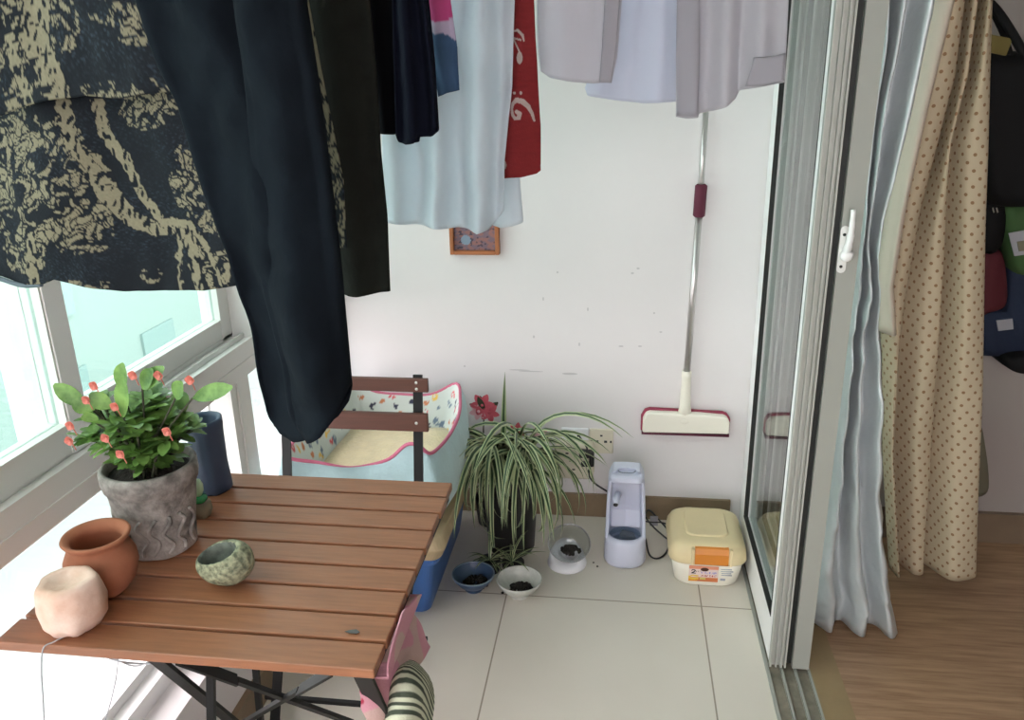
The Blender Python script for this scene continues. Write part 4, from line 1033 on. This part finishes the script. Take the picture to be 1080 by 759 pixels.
# printed label
b_ = B(); col = b_.verts.layers.float_color.new('Col'); g = []; x0_, x1_, z0_, z1_ = .222, .305, .026, .100
NX, NZ = 90, 76
for j in range(NZ+1):
    r = []
    for i in range(NX+1):
        u, v = i/NX, j/NZ; x = x0_+(x1_-x0_)*u; z = z0_+(z1_-z0_)*v
        v_ = b_.verts.new((x, 2.1415-.00+.0085*(1-v)*.9, z))
        c = lin((226, 176, 140))
        if v > .80: c = lin((222, 150, 120))
        if v < .26: c = lin((206, 120, 76)) if u > .3 else lin((228, 150, 60))
        if .28 < v < .80: c = lin((226, 206, 200))
        if .1 < v < .42 and u < .34 and noise.noise(Vector((u*9, v*9, 1))) > -.1: c = lin((228, 190, 80))
        if .12 < v < .24 and .38 < u < .58: c = lin((206, 200, 110))
        if ((u-.53)/.14)**2+((v-.78)/.12)**2 < 1: c = lin((70, 38, 22))
        if (.5 < v < .64 and .42 < u < .95 and noise.noise(Vector((u*26, v*11, 2))) > .05): c = lin((150, 150, 206))
        if (.32 < v < .44 and .4 < u < .95 and noise.noise(Vector((u*24, v*12, 5))) > .08): c = lin((180, 90, 84))
        if .60 < v < .68 and .25 < u < .42 and noise.noise(Vector((u*30, v*12, 5))) > -.1: c = lin((90, 50, 50))
        # bold 2
        U, W_ = (u-.08)/.16, (v-.50)/.26
        if 0 <= U <= 1 and 0 <= W_ <= 1:
            two = [(.08,.72),(.3,.92),(.7,.92),(.85,.7),(.7,.48),(.1,.08),(.92,.08)]
            if any(segd((U, W_), p_, q_)[0] < .12 for p_, q_ in zip(two, two[1:])): c = lin((30, 26, 40))
        v_[col] = (*c, 1); r.append(v_)
    g.append(r)
for j in range(NZ):
    for i in range(NX): b_.faces.new((g[j][i], g[j][i+1], g[j+1][i+1], g[j+1][i]))
obj('label', b_, 'vc_paper', yb_, solid=.0006, off=0)
b_ = B()
for (u, w, zz) in ((.312, .03, .085), (.312, .035, .075), (.314, .028, .066), (.314, .03, .057)): box(b_, u, u+w, 2.1445+(.1-zz)*.09, 2.1475+(.1-zz)*.09, zz, zz+.0025)
box(b_, .312, .326, 2.149, 2.1515, .034, .042)
obj('small_print', b_, mat('grey_print', (150, 156, 170), .6), yb_)

yb_.scale = (1.03, .83, .77); yb_.location.y = 2.242
ft.scale = (1, 1, .9); ft.location.y += .025

# ------------------------------------------------------------------ bowls
def kibble(name, c, rx_, n, z, label, spread=1, seed=1, kind='stuff', sz=.0055, cen=(0, 0)):
    rn = random.Random(seed); b = B()
    for k in range(n):
        a = rn.uniform(0, 2*PI); r = rx_*math.sqrt(rn.uniform(0, 1)); ball(b, (c[0]+cen[0]+math.cos(a)*r, c[1]+cen[1]+math.sin(a)*r*spread, z+rn.uniform(0, .004)+.009*(1-(r/rx_)**2)), sz*rn.uniform(.8, 1.15), (1, 1, .8), 6)
    o = obj(name, b, 'kib', smooth=True); tag(o, label, 'pet food', kind=kind); return o
def bowl(name, label, c, r, h, mo, mi_, rimm):
    root = thing(name, label, 'bowl', (c[0], c[1], 0))
    b = B(); lathe(b, [(0, 0), (r*.42, 0), (r*.45, .006), (r*.42, .008), (r*.72, h*.45), (r*.93, h*.8), (r, h), (r*.975, h+.002), (r*.95, h), (r*.88, h*.8), (r*.66, h*.45), (r*.3, .014), (0, .012)], (c[0], c[1], 0), n=40)
    obj('shell', b, mo, root, smooth=True)
    b = B(); pts = [(c[0]+math.cos(a*PI/20)*r*.98, c[1]+math.sin(a*PI/20)*r*.98, h+.0015) for a in range(41)]; tube(b, pts, .0022, 6); obj('rim', b, rimm, root, smooth=True)
bowl('food_bowl', 'blue glazed bowl with dark kibble, nearer the litter box', (-.418, 2.048), .064, .052, 'bluebowl', 'bluebowl', 'bluerim')
kibble('kibble', (-.418, 2.048), .036, 120, .020, 'dark kibble in the blue glazed bowl', seed=2, cen=(.008, .0))
bowl('food_bowl', 'speckled off-white bowl with dark kibble standing right of the blue bowl', (-.277, 2.032), .067, .054, 'whitebowl', 'whitebowl', 'whitebowl')
kibble('kibble', (-.277, 2.032), .034, 110, .020, 'dark kibble in the speckled off-white bowl', seed=3, cen=(.004, -.004))
for (px, py) in ((530, 625), (543, 627)):
    q = at_z(px, py, .003); b_ = B(); ball(b_, q, .0045, (1, 1, .7), 8, jit=.2); o = obj('kibble_piece', b_, 'kib', smooth=True); tag(o, 'dark kibble piece fallen on the tiles below the off-white bowl', 'pet food', 'spilt kibble under the bowl')
for (px, py) in ((626, 593), (630, 597)):
    q = at_z(px, py, .002); b_ = B(); ball(b_, q, .0035, (1, 1, .6), 8, jit=.2); o = obj('kibble_piece', b_, 'kib', smooth=True); tag(o, 'tiny dark kibble piece on the tiles between feeder and fountain', 'pet food', 'spilt kibble by the feeder')
# tilted feeder: white stand with clear bowl
fc = Vector((-.148, 2.215, 0))
fd = thing('raised_feeder', 'tilted clear pet bowl on a low white stand beside the fountain', 'pet feeder', fc)
b_ = B()
def oval(cx_, cy_, rx_, ry_, z, tiltz=0): return [(cx_+math.cos(k*PI/16)*rx_, cy_+math.sin(k*PI/16)*ry_, z+tiltz*math.sin(k*PI/16)) for k in range(32)]
loft(b_, [oval(fc.x, fc.y-.005, .060, .060, 0), oval(fc.x, fc.y-.005, .062, .062, .006), oval(fc.x-.002, fc.y, .054, .054, .03, .014), oval(fc.x-.004, fc.y+.002, .042, .042, .044, .020), oval(fc.x-.004, fc.y+.002, .032, .032, .036, .016)])
obj('stand', b_, 'white_pl', fd, smooth=True)
Rf = Matrix.Rotation(math.radians(32), 3, 'X') @ Matrix.Rotation(math.radians(4), 3, 'Y'); bcf = Vector((fc.x+.004, fc.y+.008, .036))
b_ = B(); lathe(b_, [(0, 0), (.022, .001), (.045, .018), (.060, .042), (.066, .060), (.0645, .060), (.058, .043), (.043, .020), (.02, .004), (0, .003)], bcf, n=36, tilt=Rf); obj('clear_bowl', b_, 'acryl', fd, smooth=True)
b_ = B(); tube(b_, [bcf+Rf @ Vector((math.cos(k*PI/18)*.0655, math.sin(k*PI/18)*.0655, .060)) for k in range(37)], .0014, 5); obj('bowl_rim', b_, mat('clear_rim', (170, 170, 170), .2), fd, smooth=True)
kibble('kibble', (fc.x+.012, fc.y-.016), .030, 90, .054, 'dark kibble in the tilted clear bowl', seed=5, spread=.8)

# ------------------------------------------------------------------ spider plants
def blade(bm, p0, az, el, ln, w, droop, seg=9, roll=0):
    """arching strap leaf: green with cream margins"""
    d = Vector((math.cos(az), math.sin(az), 0)); s = Vector((-math.sin(az), math.cos(az), 0)); p = p0.copy(); e = el; rows = []
    for i in range(seg+1):
        t_ = i/seg; ww = w*(min(1, .45+t_*2.2))*(1-t_**2.6)+.0004
        dr = d*math.cos(e)+Vector((0, 0, 1))*math.sin(e); n_ = s.cross(dr); n0 = n_; s0_ = s*math.cos(roll)+n_*math.sin(roll); n_ = s0_.cross(dr)
        rows.append([bm.verts.new(p+s0_*ww*k*.5+n_*abs(k)*ww*.22) for k in (-1, -.45, .45, 1)])
        p = p+dr*(ln/seg); e -= droop/seg*(1.25-.4*t_)
        if p.z < .012: p.z = .012; e = max(e, 0)
        if p.y > 2.50: p.y = 2.50
    for i in range(seg):
        for k in range(3): bm.faces.new((rows[i][k], rows[i][k+1], rows[i+1][k+1], rows[i+1][k])).material_index = 0 if k == 1 else 1
sp = thing('spider_plant', 'large variegated spider plant arching over a dark pot by the wall', 'potted plant', (-.335, 2.27, 0))
b_ = B(); lathe(b_, [(0, 0), (.070, 0), (.075, .01), (.09, .25), (.095, .295), (.10, .30), (.10, .325), (.093, .327), (.09, .30), (0, .295)], (-.335, 2.29, 0), n=32); obj('pot', b_, 'darkpot', sp, smooth=True)
b_ = B(); lathe(b_, [(0, .285), (.089, .285), (.086, .312), (0, .318)], (-.335, 2.29, 0), n=20); obj('soil', b_, 'soil', sp)
b_ = B(); rn = random.Random(5)
for k in range(150):
    az = rn.uniform(-PI*1.05, PI*.08) if rn.random() < .88 else rn.uniform(0, PI)
    cxx, cyy = (-.375, 2.26) if rn.random() < .55 else (-.285, 2.26)
    el = rn.uniform(.55, 1.55); ln = rn.uniform(.26, .50)
    if abs(math.sin(az)) < .35: ln *= .72
    if cxx < -.35 and math.cos(az) < -.3: ln *= .66
    if math.sin(az) > .2: ln *= .5
    blade(b_, Vector((cxx+rn.uniform(-.02, .02), cyy+rn.uniform(-.02, .02), rn.uniform(.31, .35))), az, el, ln, rn.uniform(.014, .022), rn.uniform(1.9, 3.5), seg=11, roll=rn.uniform(-.8, .8))
blade(b_, Vector((-.35, 2.25, .34)), -1.2, 1.44, .31, .019, .12, seg=10)
blade(b_, Vector((-.30, 2.25, .32)), -.25, .95, .33, .017, 1.6, seg=10)
blade(b_, Vector((-.29, 2.25, .32)), -.45, .85, .36, .017, 2.6, seg=10)
blade(b_, Vector((-.29, 2.25, .32)), -.5, 1.0, .36, .017, 2.9, seg=10)
for vv in b_.verts:
    if vv.co.x < -.49: vv.co.x = -.49+(vv.co.x+.49)*.15
obj('leaves', b_, ['spider_d', 'spider_l'], sp, smooth=True)
pl_ = thing('spider_plantlet', 'small dark spider plantlet on the tiles behind the two bowls', 'plant', (-.37, 2.13, 0))
b_ = B(); rn = random.Random(9)
for k in range(34):
    az = rn.uniform(0, 2*PI); cxx = -.385 if k % 2 else -.315
    blade(b_, Vector((cxx, 2.15, .035)), az, rn.uniform(.3, 1.4), rn.uniform(.07, .125), .009, rn.uniform(.9, 1.8), seg=7)
obj('leaves', b_, ['spider_d', 'spider_l'], pl_, smooth=True)
b_ = B(); lathe(b_, [(0, 0), (.03, 0), (.036, .035), (.032, .04), (0, .036)], (-.385, 2.15, 0), n=16); lathe(b_, [(0, 0), (.03, 0), (.036, .035), (.032, .04), (0, .036)], (-.312, 2.15, 0), n=16); obj('pot', b_, 'darkpot', pl_, smooth=True)
# pink flowers behind the spider plant
fl = thing('pink_flower_pot', 'pink flowers on stems rising behind the spider plant', 'flowers', (-.42, 2.42, 0))
b_ = B(); lathe(b_, [(0, 0), (.04, 0), (.05, .10), (.046, .105), (0, .1)], (-.43, 2.44, 0), n=20); obj('pot', b_, 'darkpot', fl, smooth=True)
b_ = B()
for (px, py) in ((511, 428), (546, 452), (568, 456)):
    q = at_y(px, py, 2.40); tube(b_, smooth_pts([Vector((-.43, 2.44, .1)), (q+Vector((-.43, 2.44, .1)))/2+Vector((-.01, 0, .03)), q]), .0025, 5)
obj('stem', b_, 'stem', fl, smooth=True)
for (px, py, s, mm) in ((509, 426, 1.15, 'pinkfl'), (516, 434, 1.0, 'pinkfl'), (505, 433, .9, 'pinkwhite'), (546, 453, .8, 'pinkfl'), (568, 457, .9, 'pinkwhite'), (560, 470, .7, 'pinkfl')):
    q = at_y(px, py, 2.385); b_ = B()
    for k in range(6):
        a = k*PI/3+px; oval_leaf(b_, q, Vector((math.cos(a), -.4, math.sin(a))), .034*s, .021*s, Vector((0, -1, 0)), curl=.25)
    ball(b_, q+Vector((0, -.006, 0)), .006*s, seg=8); obj('flower', b_, mm, fl, smooth=True)
b_ = B(); q = at_y(511, 432, 2.38); oval_leaf(b_, q, Vector((-.4, -.3, 1)), .05, .02, Vector((0, -1, 0)))
for (a, e) in ((2.5, .4), (.6, .8), (1.9, 1.0)): oval_leaf(b_, q+Vector((0, .01, -.01)), Vector((math.cos(a), -.2, math.sin(a)*e+.2)), .055, .022, Vector((0, -1, 0)))
obj('leaf', b_, 'stem', fl, smooth=True)
# silvery wind toy clipped to the leaves
q = at_y(531, 518, 2.10); b_ = B()
tube(b_, [q+Vector((0, 0, .05)), q], .004, 8)
for k in range(5):
    a = k*2*PI/5; ball(b_, q+Vector((math.cos(a)*.012, -.004, -.008+math.sin(a)*.010)), .008, (1, .6, 1), 8)
tube(b_, [q+Vector((0, 0, .05)), Vector((q.x, 2.19, .31)), Vector((q.x-.01, 2.26, .262))], .0015, 5)
tag(obj('silver_ornament', b_, 'silver_pl', smooth=True), 'small silvery flower-shaped ornament stuck among the spider plant leaves', 'ornament')

# ------------------------------------------------------------------ bags and clothes on the room wall
YR = 2.48
def bagshape(name, px_poly, y0, y1, m, parent=None, wr=.0):
    pts = [at_y(px, py, y0) for px, py in px_poly]; c = sum(pts, Vector())/len(pts)
    b = B(); n = len(pts)
    fine = closed([Vector((p.x, y0, p.z)) for p in pts], 4)
    rings = [[Vector((p.x, y1, p.z)) for p in fine], [Vector((p.x, (y0+y1)/2, p.z)) for p in fine], [Vector((c.x+(p.x-c.x)*.93, y0+.012, c.z+(p.z-c.z)*.95)) for p in fine], [Vector((c.x+(p.x-c.x)*.75, y0, c.z+(p.z-c.z)*.8)) for p in fine]]
    loft(b, rings); return obj(name, b, m, parent, smooth=True)
bk = thing('black_backpack', 'large black backpack hanging on the dim room wall, right of the curtain', 'backpack', (1.05, 2.4, 1.2))
bagshape('body', [(1040, 62), (1060, 55), (1100, 58), (1120, 120), (1115, 210), (1090, 222), (1050, 215), (1038, 150)], 2.28, 2.47, 'bag_black', bk)
b_ = B(); a_ = [at_y(1040, 0, 2.36), at_y(1052, 12, 2.33), at_y(1068, 36, 2.3), at_y(1084, 64, 2.3)]; tube(b_, smooth_pts(a_), .011, 8)
a_ = [at_y(1042, 4, 2.38), at_y(1050, 18, 2.36), at_y(1060, 40, 2.33), at_y(1066, 60, 2.3)]; tube(b_, smooth_pts(a_), .008, 8); obj('strap', b_, 'bag_black', bk, smooth=True)
b_ = B(); bar(b_, at_y(1040, 45, 2.3), at_y(1064, 50, 2.3), .006, .04); obj('patch', b_, 'bag_yel', bk)
b_ = B(); tube(b_, [at_y(1090, -40, 2.47), at_y(1090, -40, 2.38)], .008, 8); tube(b_, smooth_pts([at_y(1040, 0, 2.36), at_y(1060, -25, 2.38), at_y(1090, -42, 2.40), at_y(1100, 0, 2.35), at_y(1096, 62, 2.32)]), .009, 8); obj('hanging_loop', b_, 'bag_black', bk, smooth=True)
db = thing('black_pouch', 'small black pouch with silvery zip pulls under the backpack', 'pouch', (1.0, 2.42, .95))
bagshape('body', [(1040, 212), (1056, 208), (1064, 225), (1060, 258), (1048, 270), (1038, 262)], 2.36, 2.47, 'bag_black', db)
b_ = B()
for px in (1047, 1051): bar(b_, at_y(px, 219, 2.352), at_y(px+1.2, 224, 2.352), .003, .003)
obj('zip_pull', b_, 'screw', db)
gb_ = thing('green_bag', 'green bag with a white square label at the photo\'s right edge', 'bag', (1.1, 2.4, .95))
bagshape('body', [(1060, 222), (1080, 214), (1110, 214), (1112, 270), (1090, 292), (1072, 284)], 2.35, 2.47, 'bag_green', gb_)
def quad(px_poly, y, m, parent, name, th=.004):
    b = B(); pts = [at_y(px, py, y) for px, py in px_poly]; prism_y(b, [(p.x, p.z) for p in pts], y, y+th); return obj(name, b, m, parent)
lb_ = quad([(1064, 246), (1096, 240), (1100, 266), (1070, 270)], 2.342, 'tag', gb_, 'label')
quad([(1073, 255), (1092, 252), (1094, 263), (1075, 265)], 2.339, 'olive', lb_, 'label_print')
rb_ = bagshape('red_bag', [(1036, 268), (1050, 262), (1060, 268), (1065, 300), (1063, 325), (1045, 333), (1034, 330)], 2.39, 2.475, 'bag_red')
tag(rb_, 'dark red cloth bag hanging below the black pouch', 'bag')
nv_ = thing('navy_jacket', 'navy blue jacket with a small white tag, hanging lowest on the wall', 'jacket', (1.1, 2.44, .65))
bagshape('body', [(1034, 322), (1060, 330), (1066, 285), (1080, 268), (1115, 262), (1120, 376), (1080, 378), (1034, 375)], 2.40, 2.475, 'bag_navy', nv_)
quad([(1051, 338), (1068, 336), (1069, 347), (1053, 349)], 2.397, 'tag', nv_, 'care_tag')
hb_ = bagshape('black_hat', [(1061, 382), (1072, 376), (1095, 376), (1100, 392), (1082, 396), (1066, 391)], 2.36, 2.481, 'bag_black')
tag(hb_, 'black rounded hat hanging just below the navy jacket', 'hat')
ol = bagshape('olive_cloth', [(1022, 440), (1036, 448), (1041, 470), (1045, 500), (1044, 522), (1030, 528), (1018, 520)], 2.38, 2.481, 'olive')
tag(ol, 'olive grey cloth peeking out low behind the dotted curtain', 'cloth')
hk = B(); box(hk, .85, 1.6, 2.46, 2.48, 1.74, 1.80)
for x in (.95, 1.05, 1.15, 1.25): tube(hk, smooth_pts([(x, 2.46, 1.77), (x, 2.42, 1.755), (x, 2.405, 1.775)]), .005, 6)
tag(obj('coat_rack', hk, 'chairwood'), 'wooden coat hook rail on the dim room wall above the bags', 'coat rack')

# ------------------------------------------------------------------ light
w = bpy.data.worlds.new('sky'); sc.world = w; w.use_nodes = True
bg = w.node_tree.nodes['Background']; bg.inputs['Color'].default_value = (1.0, .915, .935, 1); bg.inputs['Strength'].default_value = 3.0
sc.view_settings.view_transform = 'Standard'; sc.view_settings.look = 'None'; sc.view_settings.gamma = 1
sc.view_settings.use_curve_mapping = False; sc.view_settings.exposure = 1.12
